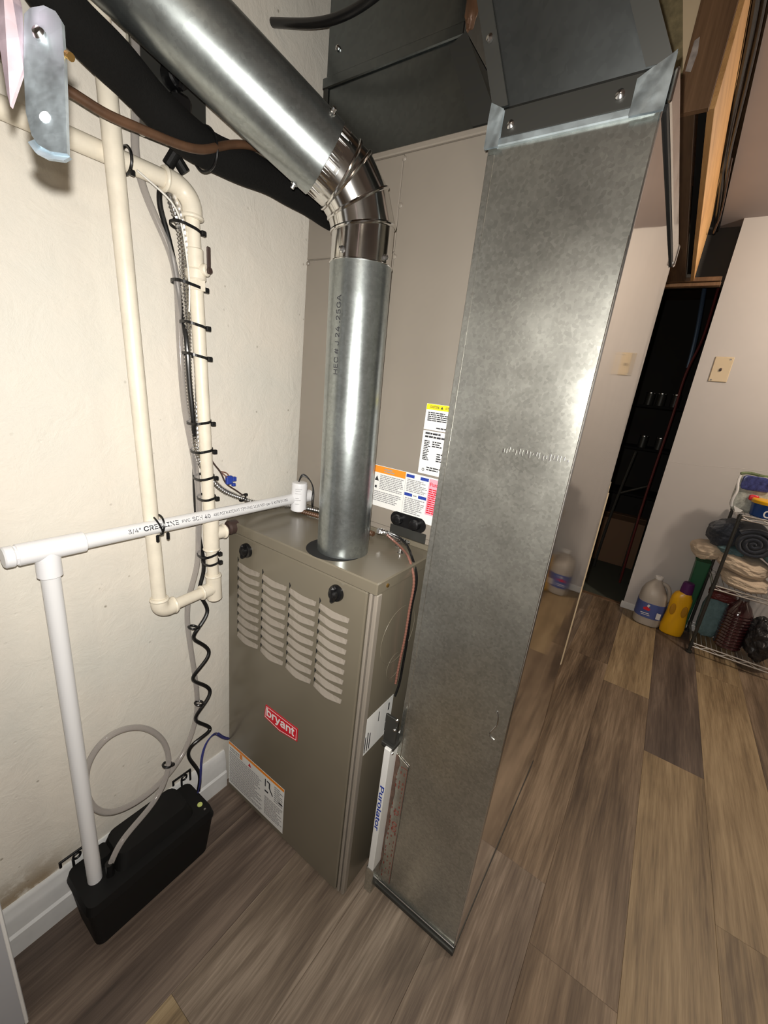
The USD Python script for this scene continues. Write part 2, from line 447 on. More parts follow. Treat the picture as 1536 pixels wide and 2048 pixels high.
# ------------------------------------------------------------------ the room
rng = np.random.default_rng(7)
fl_ = thing('floor', kind='structure')
obj('subfloor', rbox((-0.05, -2.6, -0.06), (3.6, 2.41, -0.006)), M['dark_wall'], fl_)
ends = {4: [1.43, 0.21], 5: [1.075], 6: [1.86, 0.55], 1: [-0.335], 3: [0.36], 2: [0.9, -0.335 - .62], 0: [0.25]}
tones = ['plank_brown', 'plank_grey', 'plank_dark', 'plank_tan']
pick = {(-1, 0): 'plank_dark', (-1, 1): 'plank_dark', (-1, 2): 'plank_dark', (0, 0): 'plank_dark', (0, 1): 'plank_dark', (1, 0): 'plank_grey', (1, 1): 'plank_tan', (2, 0): 'plank_grey', (2, 1): 'plank_grey', (2, 2): 'plank_brown',
        (3, 0): 'plank_brown', (3, 1): 'plank_grey', (4, 0): 'plank_tan', (4, 1): 'plank_brown', (4, 2): 'plank_brown', (5, 0): 'plank_dark', (5, 1): 'plank_tan', (5, 2): 'plank_brown', (6, 0): 'plank_tan', (6, 1): 'plank_tan', (7, 0): 'plank_brown', (7, 1): 'plank_brown'}
for row in range(-1, 18):
    x0 = 0.128 + 0.1875 * row
    if x0 + 0.1875 > 3.5:
        break
    e = ends.get(row - 0, [float(rng.uniform(0.2, 1.4))])
    first = e[0]
    cuts = [first + 1.22 * k for k in range(-4, 4)]
    if len(e) > 1:
        cuts = [c for c in cuts if abs(c - e[1]) > .5] + [e[1]]
    cuts = sorted([c for c in cuts if -2.55 < c < 2.36])
    cuts = [-2.6] + cuts + [2.405]
    for a, c in list(zip(cuts[:-1], cuts[1:]))[::-1]:
        k = len([q for q in cuts if q > c + 1e-6])
        idx = max(0, k - (1 if first < c - 1e-6 else 0)) if False else (0 if a >= first - 1e-6 else 1 + int((first - c) / 1.2 + 0.2))
        tone = pick.get((row, idx), tones[int(rng.integers(0, 4))])
        lo = (max(x0, 0.0) + 0.00015, a + 0.00015, -0.006)
        hi = (min(x0 + 0.1875, 3.5) - 0.00015, c - 0.00015, 0.0)
        if hi[0] - lo[0] > 0.01:
            obj('plank', rbox(lo, hi, 0.0004), M[tone], fl_, smooth=False)

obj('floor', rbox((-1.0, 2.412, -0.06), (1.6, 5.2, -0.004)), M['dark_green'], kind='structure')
obj('trim_1', rbox((-0.05, 2.385, -0.004), (0.867, 2.425, 0.004), 0.003), M['joist_wood'], kind='structure')
obj('wall_left', rbox((-0.12, -2.6, -0.05), (0.0, 2.47, 2.45)), M['concrete'], kind='structure')
wb = thing('wall_back', kind='structure')
obj('drywall', rbox((0.867, 2.365, 0.0), (3.6, 2.465, 2.205)), M['wall_white'], wb)
obj('drywall_seam', [tube(path([(0.868, 2.3665, 0.969), (1.0, 2.3665, 0.974), (1.15, 2.3665, 0.989), (1.4, 2.3665, 1.0)], .05), 0.0022, 6)], M['wall_white'], wb)
obj('wall_right', rbox((3.5, -2.6, 0), (3.6, 2.365, 2.45)), M['wall_white'], kind='structure')
obj('wall_front', rbox((-0.05, -2.7, 0), (3.6, -2.6, 2.45)), M['wall_white'], kind='structure')
obj('trim_3', rbox((0.0, -2.6, 1.86), (3.5, -2.4, 2.06), .004), M['joist_wood'], kind='structure')
obj('ceiling', rbox((0.775, -2.6, 2.205), (3.5, 2.6, 2.24)), M['ceiling_mauve'], kind='structure')
obj('ceiling', rbox((-0.1, -2.6, 2.42), (3.6, 5.2, 2.46)), M['joist_wood'], kind='structure')
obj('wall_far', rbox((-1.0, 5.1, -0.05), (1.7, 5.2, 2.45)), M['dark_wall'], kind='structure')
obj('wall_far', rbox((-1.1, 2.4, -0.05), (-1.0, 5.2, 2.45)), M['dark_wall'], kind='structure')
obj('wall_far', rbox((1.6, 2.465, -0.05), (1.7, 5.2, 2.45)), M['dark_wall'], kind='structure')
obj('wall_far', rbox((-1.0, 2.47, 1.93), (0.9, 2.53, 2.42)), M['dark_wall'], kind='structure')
obj('trim_2', [rbox((0.0, 2.28, 1.905), (0.852, 2.33, 1.925), 0.002), rbox((0.0, 2.29, 1.885), (0.855, 2.325, 1.902), 0.002)], M['board_brown'], kind='structure')
obj('baseboard_left', prism([(0, 0), (0.017, 0), (0.017, 0.052), (0.0125, 0.058), (0.0125, 0.094), (0.009, 0.102), (0.008, 0.12), (0.004, 0.127), (0, 0.127)], -0.512, 0.0, 'y'), M['base_white'], kind='structure')
obj('baseboard_back', rbox((0.855, 2.352, 0), (3.5, 2.365, 0.045), 0.003), M['base_white'], kind='structure')
d1 = thing('door_1', kind='structure', loc=(0.13, -0.9, 0))
obj('door_slab', rbox((0.112, -1.35, 0.01), (0.151, -0.513, 2.02), 0.003), M['door_grey'], d1)
obj('door_edge', rbox((0.1505, -0.519, 0.01), (0.1525, -0.514, 2.02), 0.0008), M['white_gloss'], d1)

# beam boxes beside the ducts, above the opening
bm = thing('ceiling_beam', 'brown boxed ceiling beam running to the doorway with a bright orange side board', 'beam', (0.69, 1.5, 1.91))
obj('end_board', rbox((0.652, 0.782, 1.903), (0.725, 0.80, 2.42), 0.001), M['board_brown'], bm)
obj('underside_board', rbox((0.40, 0.80, 1.905), (0.698, 2.28, 1.925), 0.001), M['beam_brown'], bm)
obj('shadow_gap', rbox((0.698, 0.80, 1.94), (0.721, 2.28, 1.95)), M['hole'], bm)
obj('side_board', rbox((0.721, 0.80, 1.908), (0.736, 2.28, 2.21), 0.001), M['lumber'], bm)
obj('paint_smear', plate([(0, 0), (.012, -.004), (.016, .03), (.012, .06), (.003, .055)], (0.657, 0.7818, 1.985), X, Z, 0.0003), M['smear'], bm)
obj('mottled_post', prism([(0.50, 1.974), (0.655, 1.974), (0.613, 2.131), (0.555, 2.35), (0.40, 2.35)], 0.765, 0.783, 'y'), M['mottled'], '/World', cat='post', label='mottled grey green post end above the right upper corner of the return duct')
obj('cream_board', rbox((0.50, 0.787, 1.99), (0.6515, 0.80, 2.42), 0.001), M['cream_board'], '/World', cat='board', label='pale cream board between the mottled post and the brown beam end')
ca = [(0.742, .80, 2.195), (0.748, 1.0, 2.19), (0.745, 1.3, 2.185), (0.744, 1.7, 2.18), (0.752, 2.1, 2.185), (0.757, 2.5, 2.18)]
obj('ceiling_cable', tube(path(ca, .03), 0.008, 8), M['black_plastic'], cat='cable', label='thick black cable running along the ceiling edge beside the orange beam side')
cb = [(0.760, .80, 2.198), (0.764, 1.15, 2.19), (0.758, 1.6, 2.165), (0.762, 1.95, 2.192), (0.768, 2.5, 2.19)]
obj('ceiling_cable', tube(path(cb, .03), 0.005, 8), M['black_plastic'], cat='cable', label='thin black cable at the ceiling edge nearest the white wall, outer of the two')
cc = [(0.765, 1.70, 2.19), (0.772, 1.85, 2.14), (0.775, 1.98, 2.09), (0.768, 2.08, 2.07), (0.762, 2.2, 2.10), (0.757, 2.32, 2.18)]
obj('ceiling_cable', tube(path(cc, .02), 0.003, 6), M['wire_brown'], cat='cable', label='thin drooping wire loop hanging below the ceiling edge near the doorway')

sw = thing('light_switch', 'almond light switch plate on the white wall beside the doorway', 'light switch', (0.973, 2.365, 1.49))
obj('cover_plate', rbox((0.932, 2.359, 1.427), (1.014, 2.3655, 1.555), 0.003), M['almond'], sw)
obj('toggle', [rbox((0.966, 2.352, 1.482), (0.976, 2.36, 1.497), 0.002)], M['wire_brown'], sw)
for q in ((1.0, 1.542), (0.944, 1.436)):
    obj('screw', lathe([(0.0045, 0), (0.004, 0.0015), (0.0015, 0.002)], (q[0], 2.359, q[1]), NY, 12), M['steel'], sw)

# ------------------------------------------------------------------ furnace
FX0, FX1, FH = 0.023, 0.476, 0.86
fu = thing('furnace', 'taupe gas furnace with louvered front door, red badge and black latches', 'furnace', (0.25, 0.36, 0))
obj('cabinet', [rbox((FX0, 0.013, 0.0), (FX1, 0.73, 0.846), 0.002)], M['taupe'], fu)
obj('front_panel', rbox((FX0 + .002, 0.0, 0.004), (0.455, 0.0125, 0.832), 0.003), M['taupe'], fu)
obj('corner_flange', [rbox((0.4575, 0.002, 0.004), (0.465, 0.013, 0.832), 0.002), rbox((0.4675, 0.004, 0.004), (0.4775, 0.02, 0.832), 0.002)], M['taupe_light'], fu)
lid = cat_([rbox((FX0 - .001, -0.004, 0.834), (FX1 + .003, 0.217, FH), 0.0025)])
obj('top_lid', lid, M['taupe'], fu)
obj('flue_opening', lathe([(0.0, 0), (0.064, 0), (0.064, 0.0006), (0.0, 0.0006)], (0.318, 0.062, FH), Z, 40), M['hole'], fu)
for k, xl in enumerate((0.066, 0.157, 0.248, 0.339)):
    for i in range(9):
        zt = 0.762 - 0.0247 * i
        w_, h_ = 0.080, 0.0112
        us = [0, .12, .35, .5, .65, .88, 1]
        dd = [0.003, 0.005, 0.0075, 0.0083, 0.0075, 0.005, 0.003]
        sag = [0, .001, .0032, .004, .0034, .0016, .0008]
        v, f = [], []
        for u, d, sg in zip(us, dd, sag):
            x = xl + u * w_
            v += [(x, 0.0005, zt - sg), (x, -d, zt - h_ - sg + .0012), (x, -d, zt - h_ - sg), (x, 0.0005, zt - h_ - sg + .003)]
        for j in range(len(us) - 1):
            for a in range(4):
                p0, p1 = 4 * j + a, 4 * j + (a + 1) % 4
                f += [(p0, p1, p1 + 4), (p0, p1 + 4, p0 + 4)]
        n0 = 4 * (len(us) - 1)
        f += [(0, 3, 2), (0, 2, 1), (n0, n0 + 1, n0 + 2), (n0, n0 + 2, n0 + 3)]
        obj('louver', trimesh.Trimesh(np.array(v), np.array(f), process=False), M['taupe_light'], fu, smooth=False)
gaps = []
for xl in (0.066, 0.157, 0.248, 0.339):
    for i in range(9):
        zt = 0.762 - 0.0247 * i
        gaps.append(plate([(0, 0.003), (0, -0.011), (0.004, -0.004)], (xl - 0.0015, -0.0003, zt + .009), X, Z, 0.0008))
obj('vent_gap', gaps, M['hole'], fu, smooth=False, kind='stuff')
for (x, z) in ((0.1, 0.803), (0.382, 0.803)):
    kn = obj('latch_knob', lathe([(0.0175, 0.0), (0.0175, 0.004), (0.0165, 0.007), (0.010, 0.009), (0.0, 0.0095)], (x, -0.0005, z), NY, 28), M['black_plastic'], fu, label='black quarter turn latch')
    obj('grip', [rbox((x - .005, -0.020, z - .018), (x + .005, -0.006, z + .018), 0.004), lathe([(0.0115, 0.006), (0.0105, 0.016), (0.006, 0.019)], (x, 0, z), NY, 20)], M['black_plastic'], kn)
bp = [(0, 0), (0.052, -0.0095), (0.066, -0.0065), (0.121, -0.0005), (0.121, 0.0385), (0, 0.0385)]
bd = obj('badge', plate([(0, 0.009), (0.059, 0.0), (0.121, 0.0105), (0.121, 0.0485), (0.005, 0.0495)], (0.177, -0.0002, 0.3545), X, Z, 0.0014), M['red_ink'], fu, smooth=False, label='red bryant badge with white lettering')
o_ = [(0.003, 0.0115), (0.059, 0.0032), (0.118, 0.0125), (0.118, 0.0455), (0.0075, 0.0465)]
i_ = [(0.0047, 0.013), (0.059, 0.0048), (0.1165, 0.0138), (0.1165, 0.044), (0.0088, 0.045)]
rim = []
for a in range(5):
    c = (a + 1) % 5
    rim.append(plate([o_[a], o_[c], i_[c], i_[a]], (0.177, -0.0014, 0.3545), X, Z, 0.0004))
obj('badge_border', rim, M['white_gloss'], bd, smooth=False)
obj('badge_lettering', text('bryant', 0.0225, (0.1865, -0.0017, 0.3745), X, Z, 0.0004, True, width=0.101), M['white_gloss'], bd, smooth=False)


def print_lines(x0, x1, z0, z1, n, o, u, v, seed, gap=0.45, ragged=0.35):
    r = np.random.default_rng(seed)
    out = []
    p = (z1 - z0) / n
    for k in range(n):
        zb = z1 - (k + 1) * p + p * gap / 2
        xe = x1 - (x1 - x0) * ragged * float(r.random()) ** 2
        x = x0
        while x < xe - 0.002:
            wd = float(r.uniform(0.004, 0.013))
            out.append(plate([(x, zb), (min(x + wd, xe), zb), (min(x + wd, xe), zb + p * (1 - gap)), (x, zb + p * (1 - gap))], o, u, v, 0.0001))
            x += wd + 0.0012
    return out


def rect(x0, x1, z0, z1, o, u, v, t=0.0001):
    return plate([(x0, z0), (x1, z0), (x1, z1), (x0, z1)], o, u, v, t)


def off(o, n, d):
    return tuple(np.array(o) + np.array(n) * d)


# warning label low on the door
o = (0.027, -0.0002, 0.022)
wl = obj('warning_label', rect(0, 0.236, 0, 0.158, o, X, Z, 0.0004), M['white_paper'], fu, smooth=False, label='white warning label with an orange top band low on the door')
o2 = off(o, NY, 0.0004)
obj('orange_band', [rect(0.001, 0.235, 0.148, 0.157, o2, X, Z), rect(0.052, 0.062, 0.128, 0.146, o2, X, Z)], M['orange_ink'], wl, smooth=False)
obj('red_mark', [plate([(0.088, 0.13), (0.102, 0.13), (0.095, 0.143)], o2, X, Z, 0.0001)], M['red_ink'], wl, smooth=False)
obj('printed_lines', print_lines(0.004, 0.15, 0.008, 0.125, 19, o2, X, Z, 1) + print_lines(0.006, 0.05, 0.127, 0.142, 2, o2, X, Z, 2) + print_lines(0.16, 0.232, 0.012, 0.08, 12, o2, X, Z, 3) + print_lines(0.198, 0.232, 0.085, 0.142, 8, o2, X, Z, 4), M['ink_grey'], wl, smooth=False)
obj('pictogram', [rect(0.160, 0.164, 0.112, 0.138, o2, X, Z), rect(0.168, 0.178, 0.132, 0.137, o2, X, Z), plate([(0.176, 0.137), (0.181, 0.135), (0.181, 0.118), (0.194, 0.1), (0.190, 0.098), (0.176, 0.116)], o2, X, Z, 0.0001),
                  rect(0.160, 0.174, 0.094, 0.1, o2, X, Z), rect(0.216, 0.230, 0.094, 0.099, o2, X, Z)], M['ink'], wl, smooth=False)
# rating sticker on the right side
o = (FX1 + 0.0003, 0.013, 0.432)
rs = obj('rating_sticker', rect(0, 0.108, 0, 0.1, o, Y, Z, 0.0004), M['white_paper'], fu, smooth=False, label='white printed sticker on the furnace side')
o2 = off(o, X, 0.0004)
obj('printed_lines', [rect(0.008 + .008 * k, 0.0115 + .008 * k, 0.006, 0.05 + .006 * (k % 2), o2, Y, Z) for k in range(3)] + [rect(0.085, 0.09, 0.012, 0.034, o2, Y, Z), rect(0.085, 0.0885, 0.038, 0.06, o2, Y, Z), rect(0.09, 0.095, 0.066, 0.086, o2, Y, Z), rect(0.052, 0.055, 0.062, 0.088, o2, Y, Z)], M['ink'], rs, smooth=False)
for (yy, zz, rr) in ((0.105, 0.70, 0.066), (0.105, 0.62, 0.03)):
    obj('knockout', torus((FX1 + .0002, yy, zz), X, rr, 0.0006, 48, 6), M['taupe'], fu)
obj('lid_screw', lathe([(0.004, 0), (0.004, 0.002), (0.002, 0.003)], (FX1 + .003, 0.03, 0.846), X, 12), M['brass'], fu)
for (x, y) in ((0.40, 0.185), (0.425, 0.155), (0.155, 0.19)):
    obj('screw', lathe([(0.007, 0), (0.007, 0.0015), (0.0045, 0.002), (0.0042, 0.008), (0.001, 0.009)], (x, y, FH), Z, 12), M['steel'], fu)
obj('gas_inlet', lathe([(0.017, 0), (0.017, 0.02), (0.012, 0.024)], (0.05, 0.004, 0.848), (0, -1, 0), 16), M['wire_brown'], fu)

# ------------------------------------------------------------------ coil cabinet on the furnace
CY = 0.217
co = thing('coil_cabinet', 'tall taupe coil cabinet standing on the furnace behind the flue pipe', 'cabinet', (0.25, 0.45, FH))
obj('casing', rbox((0.024, CY + .004, FH), (0.476, 0.745, 1.645), 0.002), M['taupe_light'], co)
obj('upper_panel', rbox((0.026, CY, 1.4765), (0.280, CY + .006, 1.645), 0.0015), M['taupe_light'], co)
obj('lower_panel', rbox((0.026, CY, 0.872), (0.280, CY + .006, 1.4745), 0.0015), M['taupe_light'], co)
obj('right_panel', rbox((0.2815, CY - .001, 0.885), (0.476, CY + .006, 1.645), 0.0015), M['taupe_light'], co)
obj('top_rail', rbox((0.024, CY - .006, 1.645), (0.50, 0.745, 1.656), 0.002), M['taupe_light'], co)
obj('base_rail', rbox((0.024, CY - .004, FH), (0.476, CY + .004, 0.872), 0.001), M['taupe'], co)
for (x, z) in ((0.284, 1.636), (0.286, 1.557), (0.284, 1.466), (0.032, 1.468)):
    obj('screw', lathe([(0.005, 0), (0.0048, 0.002), (0.003, 0.004), (0.0, 0.0042)], (x, CY - .0005, z), NY, 12), M['taupe_light'], co)
u0 = np.linspace(0, 2 * np.pi, 40, endpoint=False)
pill = [(0.031 * np.sign(np.cos(a)) + 0.017 * np.cos(a), 0.0175 * np.sin(a)) for a in u0]
gr = obj('grommet_plate', plate(pill, (0.4, CY - .001, 0.913), X, Z, 0.002), M['black_plastic'], co, label='black oval plate with two capped line stubs')
for dx in (-.026, .022):
    obj('stub', lathe([(0.013, 0), (0.012, 0.012), (0.008, 0.014), (0.0, 0.0145)], (0.4 + dx, CY - .003, 0.913), NY, 20), M['black_plastic'], gr)
obj('grommet_flange', rbox((0.354, CY - .004, 0.874), (0.452, CY - .001, 0.897), 0.001), M['dark_steel'], co)


def sticker(x0, x1, z0, z1, label):
    o = (x0, CY - .0012, z0)
    p = obj('sticker', rect(0, x1 - x0, 0, z1 - z0, o, X, Z, 0.0003), M['white_paper'], co, smooth=False, label=label)
    return p, off(o, NY, 0.0003)


s1, o = sticker(0.2885, 0.379, 0.929, 1.028, 'white warning sticker with an orange head')
obj('orange_band', rect(0.001, 0.0895, 0.082, 0.098, o, X, Z), M['orange_ink'], s1, smooth=False)
obj('printed_lines', print_lines(0.020, 0.086, 0.042, 0.079, 9, o, X, Z, 11, ragged=.2) + print_lines(0.006, 0.084, 0.012, 0.038, 6, o, X, Z, 12, ragged=.2) + print_lines(0.03, 0.06, 0.085, 0.095, 2, off(o, NY, .0001), X, Z, 13), M['ink_grey'], s1, smooth=False)
obj('pictogram', [plate([(0.005, 0.062), (0.017, 0.062), (0.011, 0.074)], o, X, Z, .0001), rect(0.007, 0.013, 0.044, 0.05, o, X, Z)], M['ink'], s1, smooth=False)
s2, o = sticker(0.3795, 0.473, 0.921, 1.028, 'white sticker with blue bars and a pink block')
for q in ((0.001, 0.022, 0.096, 0.103), (0.038, 0.059, 0.096, 0.103), (0.001, 0.022, 0.053, 0.06), (0.038, 0.059, 0.053, 0.06)):
    obj('blue_bar', rect(*q, o, X, Z), M['blue_ink'], s2, smooth=False)
obj('printed_lines', print_lines(0.004, 0.058, 0.063, 0.093, 8, o, X, Z, 21) + print_lines(0.004, 0.058, 0.012, 0.05, 9, o, X, Z, 22) + print_lines(0.024, 0.036, 0.054, 0.059, 1, o, X, Z, 23), M['ink_grey'], s2, smooth=False)
pk = obj('pink_block', rect(0.0605, 0.0925, 0.022, 0.104, o, X, Z), M['pink_ink'], s2, smooth=False)
o3 = off(o, NY, .0001)
obj('printed_lines', [text('Puron', 0.008, (o3[0] + .064, o3[1], o3[2] + .088), X, Z, 0.0001, True, width=.026)] + print_lines(0.063, 0.091, 0.025, 0.083, 12, o3, X, Z, 24, ragged=.1), M['red_ink'], s2, smooth=False)
s3, o = sticker(0.408, 0.4745, 1.129, 1.183, 'white caution sticker with a yellow head')
obj('yellow_band', rect(0.0005, 0.066, 0.042, 0.0535, o, X, Z), M['yellow_ink'], s3, smooth=False)
o3 = off(o, NY, .0001)
obj('printed_lines', [text('CAUTION', 0.0045, (o3[0] + .009, o3[1], o3[2] + .0455), X, Z, 0.0001, True, width=.021), text('ATTENTION', 0.0045, (o3[0] + .045, o3[1], o3[2] + .0455), X, Z, 0.0001, True, width=.02),
                      plate([(0.034, 0.0452), (0.040, 0.0452), (0.037, 0.0505)], o3, X, Z, .0001)] + print_lines(0.006, 0.062, 0.018, 0.038, 5, o, X, Z, 31) + print_lines(0.03, 0.055, 0.003, 0.008, 1, o, X, Z, 32), M['ink'], s3, smooth=False)
s4, o = sticker(0.408, 0.4745, 1.033, 1.127, 'white rating sticker with a data table')
obj('printed_lines', print_lines(0.006, 0.06, 0.078, 0.092, 2, o, X, Z, 41) + print_lines(0.006, 0.022, 0.03, 0.074, 12, o, X, Z, 42) + print_lines(0.026, 0.05, 0.06, 0.074, 3, o, X, Z, 43) + print_lines(0.04, 0.055, 0.03, 0.05, 4, o, X, Z, 45) + print_lines(0.02, 0.058, 0.008, 0.018, 2, o, X, Z, 44), M['ink'], s4, smooth=False)
obj('logo_ring', [place(torus((0, 0, 0), Z, 0.0026, 0.0006, 20, 6), (o[0] + .012, o[1], o[2] + .009), X, Z)], M['ink'], s4)

# ------------------------------------------------------------------ supply plenum above the coil
sp = thing('supply_plenum', 'dark galvanized supply plenum box above the coil cabinet', 'duct', (0.25, 0.45, 1.656))


def taper(b0, b1, z0, z1):
    (x0, x1, y0, y1), (X0, X1, Y0, Y1) = b0, b1
    p = [(x0, y0, z0), (x1, y0, z0), (x1, y1, z0), (x0, y1, z0), (X0, Y0, z1), (X1, Y0, z1), (X1, Y1, z1), (X0, Y1, z1)]
    return trimesh.Trimesh(np.array(p), process=False).convex_hull


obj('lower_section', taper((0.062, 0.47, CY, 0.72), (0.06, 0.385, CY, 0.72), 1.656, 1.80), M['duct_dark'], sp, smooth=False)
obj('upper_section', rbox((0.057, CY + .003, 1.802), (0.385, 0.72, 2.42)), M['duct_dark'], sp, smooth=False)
obj('seam_cleat', rbox((0.052, CY - .005, 1.795), (0.383, CY + .01, 1.815), 0.002), M['duct_dark'], sp)
obj('corner_cleat', quad([(0.425, CY - .001, 1.658), (0.472, CY - .001, 1.658), (0.388, CY - .001, 1.799), (0.357, CY - .001, 1.786)], 0.004, NY), M['dark_steel'], sp, smooth=False)
obj('left_cleat', rbox((0.055, CY - .004, 1.70), (0.068, CY, 1.795), 0.001), M['dark_steel'], sp)
blob = trimesh.creation.icosphere(subdivisions=3)
bv = blob.vertices * np.array([0.011, 0.008, 0.032]) * (0.7 + 0.7 * meshkit.fbm(blob.vertices * 2.5 + 3, 3, 2))[:, None] + np.array([0.395, CY - .008, 1.83])
obj('sealant_blob', trimesh.Trimesh(bv, blob.faces, process=False), M['copper_old'], sp)
for (x, z) in ((0.085, 1.86), (0.10, 2.0)):
    obj('screw', lathe([(0.005, 0), (0.005, 0.003), (0.002, 0.005)], (x, CY + .002, z), NY, 10), M['steel'], sp)

# ------------------------------------------------------------------ return duct
DX0, DX1, DY0, DY1, DZ = 0.526, 0.742, 0.083, 0.723, 1.553
rd = thing('return_duct', 'tall galvanized return air duct rising from the floor right of the furnace', 'duct', (0.634, 0.4, 0))
t = 0.003
# front sheet: gently oil-canned
gx, gz = np.meshgrid(np.linspace(DX0, DX1, 25), np.linspace(0.014, DZ, 120), indexing='ij')
P = np.stack([gx, np.full_like(gx, DY0), gz], -1)
inner = np.sin(np.pi * (gx - DX0) / (DX1 - DX0)) * np.sin(np.pi * (gz - .014) / (DZ - .014)) ** .5
P[..., 1] += inner * (0.0032 * (meshkit.fbm(np.stack([gx * 6, gz * 0 + 2, gz * 3.2], -1), 3, 5) - .5) * 2)
n0, n1 = gx.shape
ii, jj = np.meshgrid(np.arange(n0 - 1), np.arange(n1 - 1), indexing='ij')
q = np.stack([ii * n1 + jj, (ii + 1) * n1 + jj, (ii + 1) * n1 + jj + 1, ii * n1 + jj + 1], -1).reshape(-1, 4)
obj('front_sheet', trimesh.Trimesh(P.reshape(-1, 3), np.vstack([q[:, [0, 1, 2]], q[:, [0, 2, 3]]]), process=False), M['duct_metal'], rd, smooth=True)
obj('side_sheet', rbox((DX1 - t, DY0, 0.012), (DX1, DY1, DZ)), M['duct_mirror'], rd, smooth=False)
obj('inner_sheet', rbox((DX0, DY0 + .006, 0.012), (DX0 + t, DY1, DZ)), M['duct_metal'], rd, smooth=False)
obj('rear_sheet', rbox((DX0, DY1 - t, 0.012), (DX1, DY1, DZ)), M['duct_metal'], rd, smooth=False)
obj('front_seam', [rbox((DX0, DY0 - .0012, 0.015), (DX0 + .011, DY0 + .002, DZ - .01), 0.001)], M['duct_metal'], rd)
obj('edge_fold', [tube([(DX1 - .0008, DY0 + .0002, 0.014), (DX1 - .0008, DY0 + .0002, DZ)], 0.0016, 8)], M['steel'], rd)
obj('bottom_rail', [rbox((DX0 - .004, DY0 - .011, 0.0), (DX1 + .002, DY0 + .006, 0.012), 0.001), rbox((DX0 - .002, DY0 - .003, 0.012), (DX1 + .001, DY0 + .001, 0.017), 0.001)], M['dark_steel'], rd)
obj('rail_edge', [tube([(DX0, DY0 - .0035, 0.0165), (DX1, DY0 - .0035, 0.0165)], 0.0014, 8)], M['steel'], rd)
obj('base_frame', [rbox((DX1 - .002, DY0, 0.0), (DX1 + .0012, DY1, 0.012)), rbox((DX0, DY0, 0), (DX0 + .004, DY1, .012)), rbox((DX0, DY1 - .004, 0), (DX1, DY1, .012))], M['dark_steel'], rd, smooth=False)
# neck between the cleat and the leaning elbow
NKZ = 1.597
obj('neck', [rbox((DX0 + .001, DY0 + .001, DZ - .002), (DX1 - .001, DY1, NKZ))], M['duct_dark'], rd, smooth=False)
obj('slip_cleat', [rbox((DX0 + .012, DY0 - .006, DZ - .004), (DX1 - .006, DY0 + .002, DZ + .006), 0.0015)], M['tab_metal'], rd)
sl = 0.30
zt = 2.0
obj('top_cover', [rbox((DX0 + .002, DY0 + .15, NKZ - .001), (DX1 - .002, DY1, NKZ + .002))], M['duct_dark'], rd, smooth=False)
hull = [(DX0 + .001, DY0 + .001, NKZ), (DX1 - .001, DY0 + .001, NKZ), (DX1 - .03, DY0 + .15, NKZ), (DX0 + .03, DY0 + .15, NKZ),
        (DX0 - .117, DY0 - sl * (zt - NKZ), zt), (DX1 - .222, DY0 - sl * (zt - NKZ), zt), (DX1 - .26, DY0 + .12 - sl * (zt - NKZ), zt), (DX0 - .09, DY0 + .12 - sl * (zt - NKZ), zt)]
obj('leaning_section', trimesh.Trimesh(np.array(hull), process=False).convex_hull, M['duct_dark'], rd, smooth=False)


def lean(x, z, d=0.0):
    k = (z - NKZ) / (zt - NKZ)
    return (x - (.117 + .105 * (x - DX0) / (DX1 - DX0)) * k, DY0 - sl * (z - NKZ) - d, z)


obj('side_flange', quad([lean(DX0 - .001, 1.598), lean(DX0 + .021, 1.598), lean(DX0 + .021, 1.8), lean(DX0 - .001, 1.8)], 0.003, (0, -.9, -.4)), M['dark_steel'], rd, smooth=False)
obj('side_flange', quad([lean(DX1 - .028, 1.598), lean(DX1 + .0, 1.598), lean(DX1 + .0, 1.8), lean(DX1 - .028, 1.8)], 0.0025, (0, -.9, -.4)), M['dark_steel'], rd, smooth=False)
obj('bottom_flange', rbox((DX0 + .012, DY0 - .003, DZ + .007), (DX1 - .02, DY0 + .002, NKZ - .004), 0.001), M['dark_steel'], rd)
rv = np.random.default_rng(3)
for (x0, x1) in ((DX0 - .003, DX0 + .018), (DX1 - .034, DX1 + .002)):
    g = np.linspace(0, 1, 9)
    a, c = np.meshgrid(g, g, indexing='ij')
    x = x0 + (x1 - x0) * a
    z = DZ - .006 + .056 * c - (0.018 * (1 - a) * c if x1 > .7 else 0.012 * a * c)
    y = DY0 - .005 - .004 * meshkit.fbm(np.stack([a * 3, c * 3, a * 0 + x0 * 9], -1), 3, 9) - .010 * (1 - c) * 0.3
    v = np.stack([x, y, z], -1).reshape(-1, 3)
    ii, jj = np.meshgrid(np.arange(8), np.arange(8), indexing='ij')
    q = np.stack([ii * 9 + jj, (ii + 1) * 9 + jj, (ii + 1) * 9 + jj + 1, ii * 9 + jj + 1], -1).reshape(-1, 4)
    fr = np.vstack([q[:, [0, 1, 2]], q[:, [0, 2, 3]]])
    vb = v + np.array([0, .004, 0])
    m = trimesh.Trimesh(np.vstack([v, vb]), np.vstack([fr, fr[:, ::-1] + 81]), process=False)
    obj('corner_tab', m, M['tab_metal'], rd, label='hammered bright corner tab')
for (x, z) in ((DX0 + .03, 1.572), (DX1 - .05, 1.575)):
    obj('rivet', lathe([(0.006, 0), (0.0055, 0.003), (0.003, 0.005), (0.0, 0.0055)], (x, DY0 - .003, z), NY, 14), M['steel'], rd)
obj('rivet', lathe([(0.005, 0), (0.0045, 0.003), (0.0, 0.0045)], lean(DX0 + .01, 1.665, .003), NY, 14), M['steel'], rd)
obj('drive_cleat', [rbox((DX1, DY0 + .01, DZ + .010), (DX1 + .006, DY1 - .005, DZ + .045), 0.002)], M['flue_shiny'], rd)
obj('cleat_gap', [rbox((DX1 - .001, DY0 + .012, DZ + .002), (DX1 + .003, DY1 - .008, DZ + .010))], M['hole'], rd, smooth=False)
